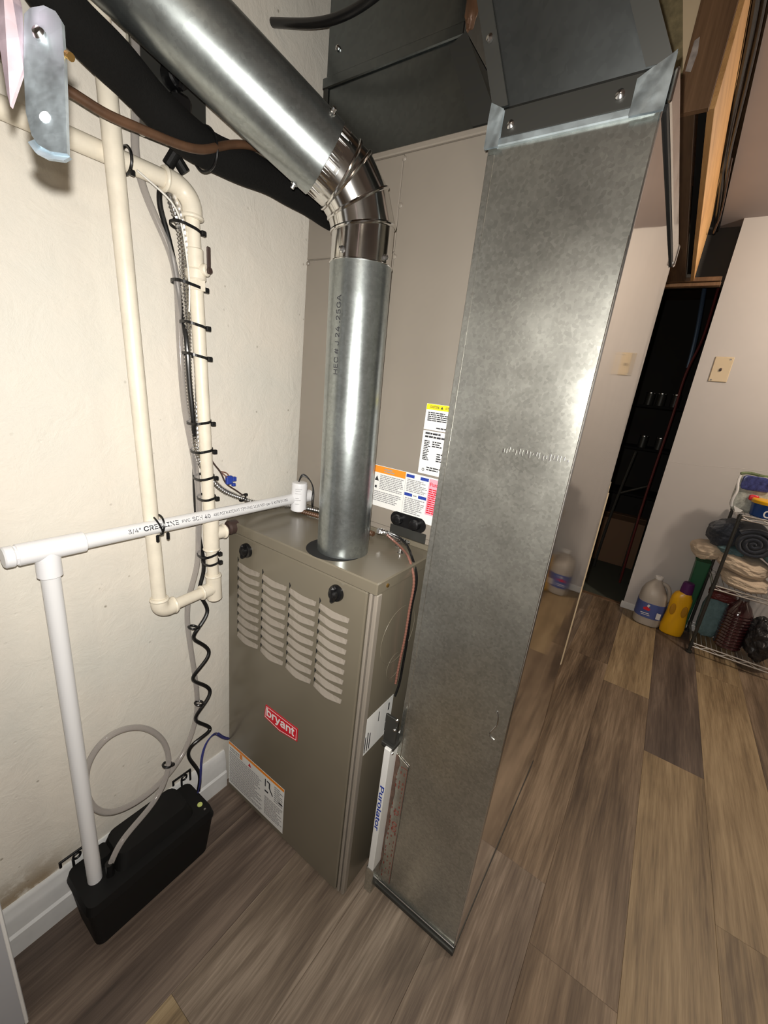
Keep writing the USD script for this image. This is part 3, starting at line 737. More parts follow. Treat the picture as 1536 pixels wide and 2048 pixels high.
obj('cleat_end', [rbox((DX1, DY1 - .012, DZ + .004), (DX1 + .008, DY1 + .006, DZ + .05), 0.003)], M['steel'], rd)
obj('dent', [tube(path([(0.716, DY0 - .0005, 0.66), (0.720, DY0 - .001, 0.63), (0.714, DY0 - .001, 0.60), (0.722, DY0 - .0005, 0.597)], .006), 0.0015, 6)], M['steel'], rd)
rs_ = np.random.default_rng(12)
obj('stamp_marks', [rbox((x, DY0 - .0012, 1.128 + float(rs_.uniform(-.003, .003))), (x + float(rs_.uniform(.001, .003)), DY0 - .0002, 1.134 + float(rs_.uniform(-.002, .003)))) for x in np.arange(.632, .735, .0052)], M['steel'], rd, smooth=False, kind='stuff')
pf = obj('printed_film', quad([(DX0 + .0005, DY0 - .0014, 0.03), (DX0 + .034, DY0 - .0014, 0.03), (DX0 + .034, DY0 - .0014, 0.41), (DX0 + .0005, DY0 - .0014, 0.425)], 0.0003, NY), M['duct_metal'], rd, smooth=False)
o = (DX0, DY0 - .0019, 0)
ln = []
r5 = np.random.default_rng(5)
for k in range(3):
    for j in range(26):
        z = 0.40 - j * 0.0142
        if r5.random() < .7:
            x = .008 + k * .009
            ln.append(rect(x, x + float(r5.uniform(.0012, .0035)), z - float(r5.uniform(.004, .012)), z, o, X, Z))
ln += [rect(0.0325, 0.0335, 0.03, 0.2, o, X, Z), rect(0.0325, 0.0335, 0.26, 0.40, o, X, Z), rect(0.022, 0.0335, 0.398, 0.4, o, X, Z)]
ln += [place(torus((0, 0, 0), Z, 0.006, 0.0009, 18, 6), (o[0] + .022, o[1], z), X, Z) for z in (0.262, 0.225, 0.208)]
obj('red_print', ln, M['red_stencil'], pf, smooth=False)
edge = [(0, 0.04), (0.006, 0.1), (0.003, 0.16), (0.008, 0.21), (0.005, 0.26), (0.010, 0.31), (0.006, 0.36), (0.012, 0.405), (0.004, 0.425), (-0.002, 0.42), (-0.002, 0.04)]
obj('torn_edge', plate(edge, (DX0 + .001, DY0 - .0019, 0), X, Z, 0.0008), M['brown_stain'], pf, smooth=False)
obj('rack_bracket', [rbox((0.498, 0.055, 0.452), (0.530, 0.10, 0.462), 0.001), rbox((0.497, 0.062, 0.455), (0.5275, 0.068, 0.53), 0.001)], M['dark_steel'], rd, smooth=False)
for (x, z) in ((0.526, 0.532), (0.524, 0.505), (0.526, 0.442)):
    obj('rack_screw', lathe([(0.0035, 0), (0.0035, 0.002), (0.002, 0.004)], (x, 0.061, z), NY, 10), M['steel'], rd)

af = thing('air_filter', 'white pleated air filter sliding out between the furnace and the return duct', 'air filter', (0.52, 0.36, 0.08))
obj('frame', rbox((0.511, 0.048, 0.084), (0.5265, 0.70, 0.458), 0.0012), M['white_paper'], af)
obj('brand_print', text('Purolator', 0.0105, (0.5148, 0.0477, 0.352), NZ, X, 0.0003, True, width=.135), M['blue_ink'], af, smooth=False)
obj('filter_track', [rbox((0.506, 0.05, 0.0), (0.5275, 0.70, 0.08), 0.002)], M['duct_metal'], af)

obj('wood_strip', rbox((0.732, 0.728, 0.42), (0.7425, 0.74, 1.02), 0.001), M['pale_wood'], cat='strip', label='narrow pale wood strip standing at the back edge of the return duct')
obj('wood_strip', rbox((0.732, 0.744, 0.40), (0.7435, 0.756, 0.985), 0.001), M['pale_wood'], cat='strip', label='shorter pale wood strip just behind the first at the back of the return duct')

# ------------------------------------------------------------------ flue pipe
fp = thing('flue_pipe', 'galvanized flue pipe rising from the furnace and bending away to the upper left', 'flue pipe', (0.3285, 0.0735, FH))
V0 = np.array([0.3285, 0.0730, FH - .012])
V1 = np.array([0.3209, 0.0645, 1.405])
V2 = np.array([0.3203, 0.0638, 1.462])
obj('vertical_pipe', tube([V0, V0 + (V1 - V0) * .004, V0 + (V1 - V0) * .995, V1], [.0551, .0551, .0551, .0556], 56), M['flue_metal'], fp)
obj('pipe_hem', torus(V1, V1 - V0, 0.0552, 0.0012, 56, 8), M['flue_shiny'], fp)
hd = np.array([-.479, -.878, 0.0])
dirs = [np.sin(a) * hd + np.cos(a) * np.array([0, 0, 1.0]) for a in np.radians([0, 21.7, 43.3, 65.0])]
C0, C1 = V2, V2 + .038 * dirs[1]
C2 = C1 + .038 * dirs[2]
C3 = C2 + .026 * dirs[3]
C4 = C3 + .74 * dirs[3]


def gore(a, b, na, nb, r):
    """a piece of pipe from a to b whose two end rings lie in the planes with normals na and nb"""
    d = (b - a) / np.linalg.norm(b - a)
    e1 = np.cross(d, [hd[1], -hd[0], 0])
    e1 /= np.linalg.norm(e1)
    e2 = np.cross(d, e1)
    n = 56
    g = np.arange(n) * 2 * np.pi / n
    rad = r * (np.cos(g)[:, None] * e1 + np.sin(g)[:, None] * e2)
    va = a + rad - d * (rad @ na / (d @ na))[:, None]
    vb_ = b + rad - d * (rad @ nb / (d @ nb))[:, None]
    j = np.arange(n)
    f = np.vstack([np.stack([j, (j + 1) % n, n + (j + 1) % n], 1), np.stack([j, n + (j + 1) % n, n + j], 1)])
    m = trimesh.Trimesh(np.vstack([va, vb_]), f, process=False)
    return m


def nrm(v):
    return v / np.linalg.norm(v)


def bead(c, n, r, k=0.0022):
    return torus(c, n, r, k, 56, 8)


obj('elbow_collar', gore(V1 - .01 * dirs[0], C0, dirs[0], nrm(dirs[0] + dirs[1]), .0538), M['flue_shiny'], fp)
obj('elbow_gore', gore(C0, C1, nrm(dirs[0] + dirs[1]), nrm(dirs[1] + dirs[2]), .0545), M['flue_shiny'], fp)
obj('elbow_gore', gore(C1, C2, nrm(dirs[1] + dirs[2]), nrm(dirs[2] + dirs[3]), .0545), M['flue_shiny'], fp)
obj('elbow_gore', gore(C2, C3, nrm(dirs[2] + dirs[3]), dirs[3], .0535), M['flue_shiny'], fp)
for c, n in ((C0, nrm(dirs[0] + dirs[1])), (C1, nrm(dirs[1] + dirs[2])), (C2 - .002 * dirs[3], nrm(dirs[2] + dirs[3])), (C2 + .008 * dirs[3], dirs[3])):
    obj('elbow_bead', bead(c, n, .0552, .0028), M['flue_shiny'], fp)
# crimped end that slides into the sloped pipe
d = dirs[3]
e1 = nrm(np.cross(d, [0, 0, 1.0]))
e2 = np.cross(d, e1)
n = 240
g = np.arange(n) * 2 * np.pi / n
rr = .0522 + .0018 * np.sign(np.sin(30 * g)) * np.abs(np.sin(30 * g)) ** .5
ring = np.cos(g)[:, None] * e1 + np.sin(g)[:, None] * e2
va, vb_ = C3 - .006 * d + ring * .0535, C3 + .022 * d + ring * rr[:, None]
j = np.arange(n)
obj('crimped_end', trimesh.Trimesh(np.vstack([va, vb_]), np.vstack([np.stack([j, (j + 1) % n, n + (j + 1) % n], 1), np.stack([j, n + (j + 1) % n, n + j], 1)]), process=False), M['flue_shiny'], fp)
S0 = C3 + .014 * d
obj('sloped_pipe', tube([S0, S0 + d * .002, C4], [.0560, .0563, .0563], 64, cap=False), M['flue_metal'], fp)
obj('seam', tube([S0 + .0565 * (.62 * e2 + .1 * e1), C4 + .0565 * (.62 * e2 + .1 * e1)], .0006, 6), M['flue_metal'], fp)
tocam = nrm(CAM - V1)
for a, c0, ax, r in ((-38, V1 + np.array([0, 0, .012]), dirs[0], .0538), (47, V1 + np.array([0, 0, .010]), dirs[0], .0538)):
    base = math.degrees(math.atan2(tocam[1], tocam[0])) + a
    nn = np.array([math.cos(math.radians(base)), math.sin(math.radians(base)), 0])
    obj('screw', lathe([(0.0055, 0), (0.0055, 0.0015), (0.0035, 0.002), (0.0034, 0.006), (0.001, 0.007)], c0 + nn * r, nn, 10), M['steel'], fp)
tc = nrm((CAM - S0) - d * np.dot(CAM - S0, d))
td = np.cross(d, tc)
for a in (-80, 66):
    nn = math.cos(math.radians(a)) * tc + math.sin(math.radians(a)) * td
    obj('screw', lathe([(0.0055, 0), (0.0055, 0.0015), (0.0035, 0.002), (0.0034, 0.007), (0.001, 0.008)], S0 + d * .022 + nn * .0563, nn, 10), M['steel'], fp)


def wrap_text(s, h, axis_o, along, out, r, width, bold=False, flip=1):
    """lettering bent round a pipe: reads along 'along', centred on the direction 'out'"""
    m = meshkit.text_mesh(s, h, 0.0003, bold)
    p = np.array(m.vertices)
    p[:, 0] = (p[:, 0] - p[:, 0].min()) * width / np.ptp(p[:, 0])
    along, out = nrm(np.array(along, float)), nrm(np.array(out, float))
    up = np.cross(out, along)
    ang = (p[:, 1] - h / 2) / r
    q = np.array(axis_o) + p[:, :1] * along + (r + p[:, 2:3]) * (np.cos(ang)[:, None] * out + np.sin(ang)[:, None] * up)
    return trimesh.Trimesh(q, m.faces, process=False)


base = math.degrees(math.atan2(tocam[1], tocam[0])) - 38
nn = np.array([math.cos(math.radians(base)), math.sin(math.radians(base)), 0])
obj('stamped_text', wrap_text('HEC # J 24 .25GA', .009, V0 + (V1 - V0) * ((1.222 - FH) / (1.405 - FH)), V1 - V0, nn, .0552, .13), M['ink'], fp, smooth=False)

# ------------------------------------------------------------------ PVC condensate drain
PX, PZ = 0.080, 0.900
pv = thing('condensate_pipe', 'white plastic drain pipe with a capped tee dropping into the pump', 'pipe', (PX, -0.1, 0.1))
obj('run_pipe', cyl((PX, -0.325, PZ), (PX, CY, PZ), 0.0134, 28), M['pvc_white'], pv)
te = obj('tee', [cyl((PX, -0.408, PZ), (PX, -0.318, PZ), 0.0172, 28, bev=.001), cyl((PX, -0.370, PZ), (PX, -0.370, PZ - .047), 0.0168, 28, r2=0.0172, bev=.001)], M['pvc_fitting'], pv)
obj('end_cap', [cyl((PX, -0.412, PZ), (PX, -0.405, PZ), 0.0155, 8), cyl((PX, -0.424, PZ), (PX, -0.410, PZ), 0.0166, 28, bev=.002)], M['pvc_fitting'], pv)
obj('drop_pipe', cyl((PX + .004, -0.368, 0.09), (PX, -0.370, PZ - .04), 0.0134, 28), M['pvc_white'], pv)
out = (0.93, -0.15, 0.36)
ys = [(-.251, -.229, '3/4"', .0075, False, 'ink'), (-.224, -.157, 'CRESLINE', .0088, True, 'ink'), (-.150, -.133, 'PVC', .0058, False, 'ink'), (-.128, -.088, 'SCH 40', .0088, False, 'ink'),
      (-.080, .128, '480 PSI WATER AT 73°F PVC 1120 NSF-pw-G ASTM D1785', .0062, False, 'ink_grey')]
pr_ = obj('pipe_print', [wrap_text(s, h, (PX, a, PZ), Y, out, .0135, c - a, bo) for a, c, s, h, bo, k in ys], M['ink'], pv, smooth=False)

fs = thing('float_switch', 'white cylindrical float switch on the drain pipe at the cabinet', 'switch', (0.084, 0.172, 0.87))
obj('body', lathe([(0.0, 0), (0.019, 0), (0.0205, 0.002), (0.0205, 0.07), (0.0195, 0.073), (0.0195, 0.076), (0.015, 0.0775), (0.0, 0.0775)], (0.088, 0.170, 0.868), Z, 32), M['pvc_fitting'], fs)
obj('coupling', [cyl((0.08, 0.186, PZ), (0.08, CY, PZ), 0.0165, 28, bev=.001)], M['pvc_fitting'], fs)
for k in range(2):
    obj('lead_wire', tube(path([(0.086, 0.168, 0.944), (0.092, 0.176, 0.962 + .004 * k), (0.106, 0.188, 0.952), (0.11, 0.196 + .006 * k, 0.90), (0.108, 0.203, 0.865)], .006), 0.0015, 6), M['black_plastic'], fs)
obj('print_lines', [wrap_text(s, .0035, (0.088, 0.170, z), (-.2, -.98, 0), (0.98, -.2, 0), .0206, .014) for s, z in ()] + [tube([(0.088 + .0204 * math.cos(a), 0.170 + .0204 * math.sin(a), z) for a in np.radians(np.linspace(-75, -75 + L, 8))], .0005, 4) for z, L in ((.93, 50), (.925, 40), (.918, 46), (.905, 30), (.900, 44), (.89, 35))], M['ink_grey'], fs)
pt = thing('pipe_tie', 'black zip tie crossed round the white drain pipe and the left gas pipe', 'zip tie', (0.08, -.193, .9))
obj('strap', [torus((0.0745, -.19, .9), (0, 1, -.15), .0205, .0018, 28, 6), torus((0.0745, -.193, .9), (.1, 1, .35), .0205, .0018, 28, 6)], M['black_plastic'], pt)
obj('tail', [rbox((0.090, -.205, .872), (0.096, -.199, .888), .002), rbox((0.092, -.186, .874), (0.098, -.180, .89), .002)], M['black_plastic'], pt)

# ------------------------------------------------------------------ painted gas piping on the wall
PXG = 0.048
gp = thing('gas_pipe', 'cream painted gas pipe with valve, tee and elbows running down the left wall', 'gas pipe', (PXG, -0.1, 0.7))
r = .0126
RX = .066
obj('left_riser', cyl((RX, -0.256, 2.40), (RX, -0.192, 0.722), r + .0008, 24), M['cream_paint'], gp)
obj('upper_run', cyl((.040, -0.85, 1.480), (.042, -0.115, 1.500), r + .0012, 24), M['cream_paint'], gp)
el = path([(.042, -0.135, 1.4995), (.042, -0.115, 1.500), (.044, -0.098, 1.492), (PXG, -0.0895, 1.477), (PXG, -0.0885, 1.455)], .004)
obj('elbow', [tube(el, .0170, 24), torus((.042, -0.133, 1.4995), Y, .016, .004, 24, 8), torus((PXG, -0.0885, 1.458), Z, .016, .004, 24, 8)], M['cream_paint'], gp)
obj('right_riser', cyl((PXG, -0.0885, 1.46), (PXG, -0.055, 0.70), r, 24), M['cream_paint'], gp)
va_ = obj('valve', [cyl((PXG, -0.085, 1.410), (PXG, -0.084, 1.376), .0150, 24, bev=.002), lathe([(0.012, 0), (0.0172, 0.006), (0.0172, 0.02), (0.012, 0.028)], (PXG, -0.0825, 1.354), Z, 24), cyl((PXG, -0.0825, 1.358), (PXG, -0.0820, 1.340), .0165, 6), cyl((PXG + .008, -0.078, 1.376), (PXG + .022, -.073, 1.376), .0105, 20, bev=.002)], M['cream_paint'], gp)
obj('valve_handle', [rbox((PXG + .021, -0.0755, 1.370), (PXG + .0245, -0.0675, 1.415), .0015), cyl((PXG + .018, -.0725, 1.376), (PXG + .027, -.0705, 1.376), .005, 10)], M['wire_brown'], va_, label='worn dark metal valve lever')
obj('tee', [cyl((PXG, -0.061, 0.886), (PXG, -0.0595, 0.803), .0172, 24, bev=.003), torus((PXG, -.060, .806), Z, .0158, .003, 24, 8), torus((PXG, -.061, .883), Z, .0158, .003, 24, 8), cyl((PXG, -0.060, 0.842), (PXG, -0.024, 0.842), .0150, 24), torus((PXG, -.028, .842), Y, .015, .003, 24, 8)], M['cream_paint'], gp)
obj('branch', cyl((PXG, -0.03, 0.842), (PXG, 0.004, 0.842), .0118, 20), M['wire_brown'], gp)
obj('lower_tee', [cyl((PXG, -0.0565, 0.740), (PXG, -0.0535, 0.672), .0172, 24, bev=.004), torus((PXG, -.0565, .737), Z, .0158, .0033, 24, 8), cyl((PXG, -0.055, 0.704), (PXG + .002, -0.090, 0.703), .0158, 24), torus((PXG + .002, -.088, .703), Y, .0148, .003, 24, 8)], M['cream_paint'], gp)
obj('lower_run', cyl((PXG + .001, -0.08, 0.703), (RX - .002, -0.175, 0.706), .0122, 24), M['cream_paint'], gp)
el = path([(RX - .005, -0.158, 0.7055), (RX - .002, -0.178, 0.7065), (RX, -0.190, 0.715), (RX, -0.1925, 0.738)], .004)
obj('elbow', [tube(el, .0166, 24), torus((RX - .005, -0.160, 0.7055), Y, .0152, .0036, 24, 8), torus((RX, -0.1925, 0.734), Z, .0152, .0036, 24, 8)], M['cream_paint'], gp)

# ------------------------------------------------------------------ tubing, cords, conduit along the pipe
CL = [(0.03, -0.163, 1.68), (0.03, -0.166, 1.592), (0.018, -0.166, 1.528), (0.016, -0.150, 1.469), (0.02, -0.113, 1.389), (0.02, -0.104, 1.285), (0.02, -0.103, 1.231), (0.02, -0.097, 1.116), (0.02, -0.08, 1.01), (0.02, -0.072, 0.919), (0.02, -0.075, 0.823), (0.02, -0.08, 0.761), (0.018, -0.099, 0.689), (0.014, -0.104, 0.641), (0.014, -0.1, 0.554), (0.014, -0.087, 0.411), (0.014, -0.089, 0.332), (0.03, -0.126, 0.267), (0.045, -0.187, 0.232), (0.05, -0.22, 0.226), (0.055, -0.268, 0.23), (0.055, -0.323, 0.257), (0.05, -0.348, 0.303), (0.045, -0.351, 0.354), (0.04, -0.337, 0.406), (0.04, -0.302, 0.437), (0.04, -0.248, 0.423), (0.045, -0.204, 0.371), (0.05, -0.185, 0.298), (0.057, -0.193, 0.255), (0.07, -0.231, 0.214), (0.085, -0.284, 0.203), (0.095, -0.318, 0.195), (0.1, -0.345, 0.16)]
obj('drain_tubing', tube(path(CL, .006), .0062, 12), M['clear_tube'], cat='tubing', label='clear plastic drain tubing coiling in one loop above the black pump')
CO = [(0.04, -0.1, 1.585), (0.03, -0.106, 1.546), (0.016, -0.118, 1.514), (0.014, -0.128, 1.474), (0.018, -0.122, 1.438), (0.020, -0.110, 1.386), (0.016, -0.098, 1.322), (0.034, -0.098, 1.251), (0.034, -0.094, 1.176), (0.030, -0.085, 1.086), (0.01, -0.074, 0.979), (0.008, -0.069, 0.858), (0.01, -0.062, 0.795), (0.012, -0.06, 0.73), (0.016, -0.072, 0.681), (0.026, -0.06, 0.631), (0.03, -0.098, 0.584), (0.02, -0.08, 0.549), (0.03, -0.06, 0.515), (0.034, -0.104, 0.472), (0.022, -0.084, 0.43), (0.03, -0.059, 0.392), (0.036, -0.094, 0.357), (0.024, -0.092, 0.313), (0.035, -0.064, 0.275), (0.035, -0.114, 0.261), (0.03, -0.122, 0.222), (0.05, -0.108, 0.173), (0.06, -0.117, 0.125)]
obj('electric_cable', tube(path(CO, .005), .0046, 10), M['black_plastic'], cat='cable', label='black pump power cord winding in loose spirals down the wall')
CD = [(0.02, -0.111, 1.54), (0.022, -0.112, 1.48), (0.036, -0.107, 1.441), (0.038, -0.102, 1.371), (0.032, -0.094, 1.287), (0.024, -0.09, 1.196), (0.024, -0.084, 1.098), (0.024, -0.074, 1.018), (0.022, -0.045, 0.97), (0.020, -0.015, 0.937), (0.018, 0.041, 0.905), (0.036, 0.09, 0.885), (0.05, 0.15, 0.874), (0.11, 0.2, 0.870), (0.2, 0.205, 0.870), (0.3, 0.2, 0.870)]
pp = path(CD, .0016)
obj('flexible_conduit', tube(pp, .0062 + .0011 * np.sin(np.arange(len(pp)) * 1.57), 10), M['steel'], cat='conduit', label='silver flexible metal conduit running down the gas pipe to the furnace top')
C2_ = [(0.03, -0.118, 1.50), (0.044, -0.107, 1.457), (0.046, -0.098, 1.404), (0.046, -0.094, 1.356), (0.044, -0.0895, 1.323), (0.044, -0.0885, 1.279), (0.042, -0.084, 1.197), (0.034, -0.079, 1.10), (0.03, -0.07, 1.03), (0.025, -0.05, .985)]
pp = path(C2_, .0022)
obj('flexible_conduit', tube(pp, .0036 + .0006 * np.sin(np.arange(len(pp)) * 1.57), 8), M['chrome'], cat='conduit', label='thinner silver armored cable squeezed between the conduit and the gas pipe')
obj('thin_wire', tube(path([(0.06, -0.186, 1.487), (0.055, -0.152, 1.477), (0.056, -0.126, 1.462), (0.054, -0.112, 1.437), (0.053, -0.105, 1.402), (0.053, -0.1, 1.354), (0.05, -0.100, 1.30)], .01), .0016, 6), M['wire_white'], cat='wire', label='thin white wire dropping diagonally under the upper gas pipe elbow')
lv = thing('control_wire', 'dark low voltage wire with a blue connector beside the gas pipe', 'wire', (0.03, 0, 0.95))
obj('wire', [tube(path([(0.03, -0.05, 1.016), (0.03, -0.035, 0.995), (0.03, -0.022, 0.978), (0.032, -0.012, 0.955), (0.032, 0.01, 0.936), (0.025, 0.041, 0.914)], .006), .0018, 6)], M['wire_brown'], lv)
obj('splice_leads', [tube(path([(0.034, -.024, .982), (0.036, -.012, .978), (0.036, -.004, .968)], .004), .0012, 6), tube(path([(0.034, -.022, .979), (0.038, -.014, .970), (0.036, -.008, .962)], .004), .0012, 6)], M['wire_pink'], lv)
obj('connector', [rbox((0.030, -.012, .950), (0.040, 0.004, .970), .002), rbox((0.031, 0.004, .944), (0.039, .012, .951), .001), rbox((0.031, 0.004, .956), (0.039, .014, .966), .001)], M['blue_ink'], lv)
pp = path([(0.375, 0.17, 0.885), (0.395, 0.175, 0.873), (0.42, 0.165, 0.869), (0.44, 0.15, 0.869), (0.462, 0.13, 0.868), (0.484, 0.12, 0.84), (0.488, 0.118, 0.78), (0.487, 0.117, 0.70), (0.483, 0.115, 0.62), (0.482, 0.113, 0.57)], .0018)
obj('harness_cable', tube(pp, .0027 + .0004 * np.sin(np.arange(len(pp)) * 1.57), 8), M['wire_pink'], cat='cable', label='reddish cable curving over the furnace lid corner and down its right side')
pp = path([(0.372, 0.172, 0.89), (0.40, 0.185, 0.882), (0.43, 0.175, 0.872), (0.462, 0.142, 0.868), (0.483, 0.133, 0.84), (0.487, 0.128, 0.78), (0.488, 0.126, 0.70), (0.484, 0.13, 0.6), (0.483, 0.125, 0.55), (0.481, 0.12, 0.53)], .004)
obj('harness_cable', tube(pp, .0026, 8), M['black_plastic'], cat='cable', label='black cable paired with the reddish one down the furnace right side')
pp = path([(0.36, 0.155, 0.893), (0.375, 0.18, 0.884), (0.40, 0.19, 0.874), (0.42, 0.2, 0.868)], .0016)
obj('flexible_conduit', tube(pp, .0066 + .0011 * np.sin(np.arange(len(pp)) * 1.57), 10), M['steel'], cat='conduit', label='short silver flexible conduit on the furnace lid right of the flue pipe')
pp = path([(0.09, 0.185, 0.868), (0.15, 0.196, 0.868), (0.22, 0.203, 0.868), (0.28, 0.203, 0.869), (0.33, 0.2, 0.87)], .0016)
pp[:, 1] -= .018
obj('flexible_conduit', tube(pp, .0058 + .001 * np.sin(np.arange(len(pp)) * 1.57), 10), M['copper_old'], cat='conduit', label='copper colored flexible conduit lying on the furnace lid left of the flue pipe')
pp = path([(0.075, -0.1275, 0.14), (0.078, -0.12, 0.18), (0.070, -0.11, 0.23), (0.055, -0.085, 0.262), (0.045, -0.06, 0.262), (0.035, -0.03, 0.225), (0.03, 0.0, 0.19), (0.02, 0.012, 0.18)], .005)
obj('blue_wire', [tube(pp, .0016, 6), tube(pp + np.array([0.002, -.006, .0]) * np.sin(np.linspace(0, np.pi, len(pp)))[:, None], .0016, 6), tube(pp[-18:-6], .0035, 8)], M['blue_wire'], cat='wire', label='blue twin wire arching from the pump to the furnace edge')

tie_pts = [(-0.1, 1.439, 'first', .03), (-0.098, 1.346, 'second', .034), (-.092, 1.279, 'third', .03), (-.088, 1.223, 'fourth', .03), (-.08, 1.095, 'fifth', .03), (-.077, 1.036, 'sixth', .028), (-.072, .977, 'seventh', .028), (-.066, .930, 'eighth', .024), (-.068, .794, 'ninth', .026), (-.062, .772, 'tenth', .021)]
for y, z, word, ry in tie_pts:
    zt_ = thing('zip_tie', f'black zip tie round the cream gas pipe and its cables, {word} from the top', 'zip tie', (PXG - .006, y, z))
    left = {'first': .034, 'second': .040, 'third': .028, 'fourth': .028, 'fifth': .028, 'sixth': .024, 'seventh': .022, 'eighth': .016, 'ninth': .026, 'tenth': .016}[word]
    yp = -0.055 - (z - .70) * .0441
    yl, yr = yp - left, yp + .0150
    a = np.linspace(0, 2 * np.pi, 36, endpoint=False)
    cx, rx = PXG - .008, .0235
    cs_, sn_ = np.cos(a), np.sin(a)
    ring_ = np.stack([cx + rx * np.sign(cs_) * np.abs(cs_) ** .75, (yl + yr) / 2 + (yr - yl) / 2 * np.sign(sn_) * np.abs(sn_) ** .75, z - .004 * sn_ * (1 if word in ('first', 'second', 'third', 'fourth') else -1)], 1)
    mid = ring_.mean(0)
    vv_, ff_ = [], []
    for sc, dz in ((1.0, -.0025), (1.0, .0025), (.93, .0025), (.93, -.0025)):
        vv_.append((ring_ - mid) * np.array([sc, sc, 1]) + mid + np.array([0, 0, dz]))
    nk = len(a)
    for q_ in range(4):
        for k_ in range(nk):
            A0, A1, B0, B1 = q_ * nk + k_, q_ * nk + (k_ + 1) % nk, ((q_ + 1) % 4) * nk + k_, ((q_ + 1) % 4) * nk + (k_ + 1) % nk
            ff_ += [(A0, A1, B1), (A0, B1, B0)]
    obj('strap', trimesh.Trimesh(np.vstack(vv_), np.array(ff_), process=False), M['black_plastic'], zt_, smooth=False)
    obj('head', rbox((cx + rx * .55, yr - .005, z - .007), (cx + rx * .55 + .008, yr + .005, z + .002), .0015), M['black_plastic'], zt_)
for y, z, x, lab in ((-.098, .604, .026, 'black zip tie round tubing and cord just below the gas pipe'), (-.088, .372, .026, 'black zip tie round tubing and cord halfway down the spiral'), (-.188, .270, .050, 'black zip tie holding the tubing loop together above the pump')):
    zt_ = thing('zip_tie', lab, 'zip tie', (x, y, z))
    obj('strap', torus((x, y, z), (0, .3, 1), .0100, .0028, 24, 6), M['black_plastic'], zt_)
    obj('head', rbox((x + .007, y + .004, z - .002), (x + .014, y + .012, z + .005), .0015), M['black_plastic'], zt_)
zt_ = thing('zip_tie', 'black zip tie round the horizontal gas pipe right of the old riser', 'zip tie', (PXG, -.198, 1.497))
obj('strap', torus((PXG + .002, -.197, 1.497), (0, 1, 0), .0185, .0022, 28, 6), M['black_plastic'], zt_)
obj('head', rbox((PXG + .016, -.201, 1.474), (PXG + .023, -.193, 1.482), .0015), M['black_plastic'], zt_)
zt_ = thing('zip_tie', 'black zip tie at the end of the silver conduit above the white drain pipe', 'zip tie', (0.018, .041, .905))
obj('strap', torus((.022, .043, .906), (0, .7, -.6), .0095, .002, 20, 6), M['black_plastic'], zt_)
obj('head', rbox((.026, .043, .912), (.034, .051, .919), .0015), M['black_plastic'], zt_)

# ------------------------------------------------------------------ lineset, outlet box and plugs
HO = [(0.21, -0.445, 2.42), (0.21, -0.445, 2.1), (0.19, -0.435, 1.85), (0.16, -0.40, 1.69), (0.15, -0.345, 1.625), (0.145, -0.31, 1.590), (0.135, -0.265, 1.577), (0.12, -0.22, 1.572), (0.11, -0.172, 1.558), (0.1, -0.106, 1.549), (0.1, -0.037, 1.553), (0.1, 0.065, 1.560), (0.1, 0.16, 1.558), (0.1, 0.216, 1.556)]
hp = path(HO, .008)
k = 1 - (np.cumsum(np.r_[0, np.linalg.norm(np.diff(hp, axis=0), axis=1)])[-1] - np.cumsum(np.r_[0, np.linalg.norm(np.diff(hp, axis=0), axis=1)])) / .72
k = np.clip(k, 0, 1)
ih = thing('refrigerant_line', 'thick black foam insulated refrigerant hose crossing the upper left wall', 'hose', (0.12, -.1, 1.56))
obj('foam_sleeve', tube(hp, .0285 - .003 * np.clip((k - .55) * 3, 0, 1) + .0009 * np.sin(k * 40), 20), M['black_foam'], ih)
obj('copper_line', tube(path([(0.16, -0.49, 2.42), (0.16, -0.49, 2.0), (0.16, -0.485, 1.7), (0.155, -0.455, 1.55), (0.145, -0.37, 1.508), (0.145, -0.303, 1.507), (0.145, -0.268, 1.504), (0.142, -0.229, 1.508), (0.138, -0.178, 1.515), (0.135, -0.122, 1.529), (0.13, -0.089, 1.548), (0.125, -0.024, 1.579), (0.115, 0.064, 1.588), (0.108, 0.14, 1.585), (0.1, 0.216, 1.585)], .01), .0062, 12), M['copper_old'], ih, label='brown copper line strapped under the hose')
obj('wrap_tie', torus((0.105, -.098, 1.545), (-.1, 1, .1), .030, .0022, 28, 6), M['black_plastic'], ih)
for (p0, p1) in (((0.045, -.128, 1.52), (0.06, -.112, 1.555)), ((0.05, -.10, 1.52), (0.045, -.118, 1.542))):
    obj('tape', cyl(p0, p1, .009, 12), M['black_rough'], ih)
ob = thing('outlet_box', 'grey electrical outlet box on the wall behind the flue pipe', 'outlet box', (0.02, -.085, 1.63))
obj('box', rbox((0.0, -0.148, 1.60), (0.018, -0.042, 1.76), .003), M['dark_steel'], ob)
obj('cover', rbox((0.018, -0.150, 1.598), (0.0205, -0.040, 1.762), .001), M['dark_steel'], ob)
obj('gang_strap', rbox((0.0, -.163, 1.56), (0.012, -.141, 1.9), .002), M['duct_metal'], ob)
p1 = thing('power_plug', 'upper black power plug in the outlet box behind the flue pipe', 'plug', (0.05, -.1, 1.648))
obj('plug_body', [cyl((0.0205, -.105, 1.655), (0.05, -.105, 1.652), .018, 20, bev=.003)], M['black_plastic'], p1)
obj('cord', tube(path([(0.048, -.105, 1.652), (0.056, -.105, 1.642), (0.056, -.108, 1.63)], .004), .004, 8), M['black_plastic'], p1)
p2 = thing('power_plug', 'lower black power plug in the outlet box behind the flue pipe', 'plug', (0.05, -.085, 1.61))
obj('plug_body', [rbox((0.0205, -.117, 1.602), (0.052, -.082, 1.632), .007)], M['black_plastic'], p2)
obj('cord', tube(path([(0.045, -.09, 1.606), (0.05, -.085, 1.59), (0.045, -.09, 1.575)], .004), .0045, 8), M['black_plastic'], p2)
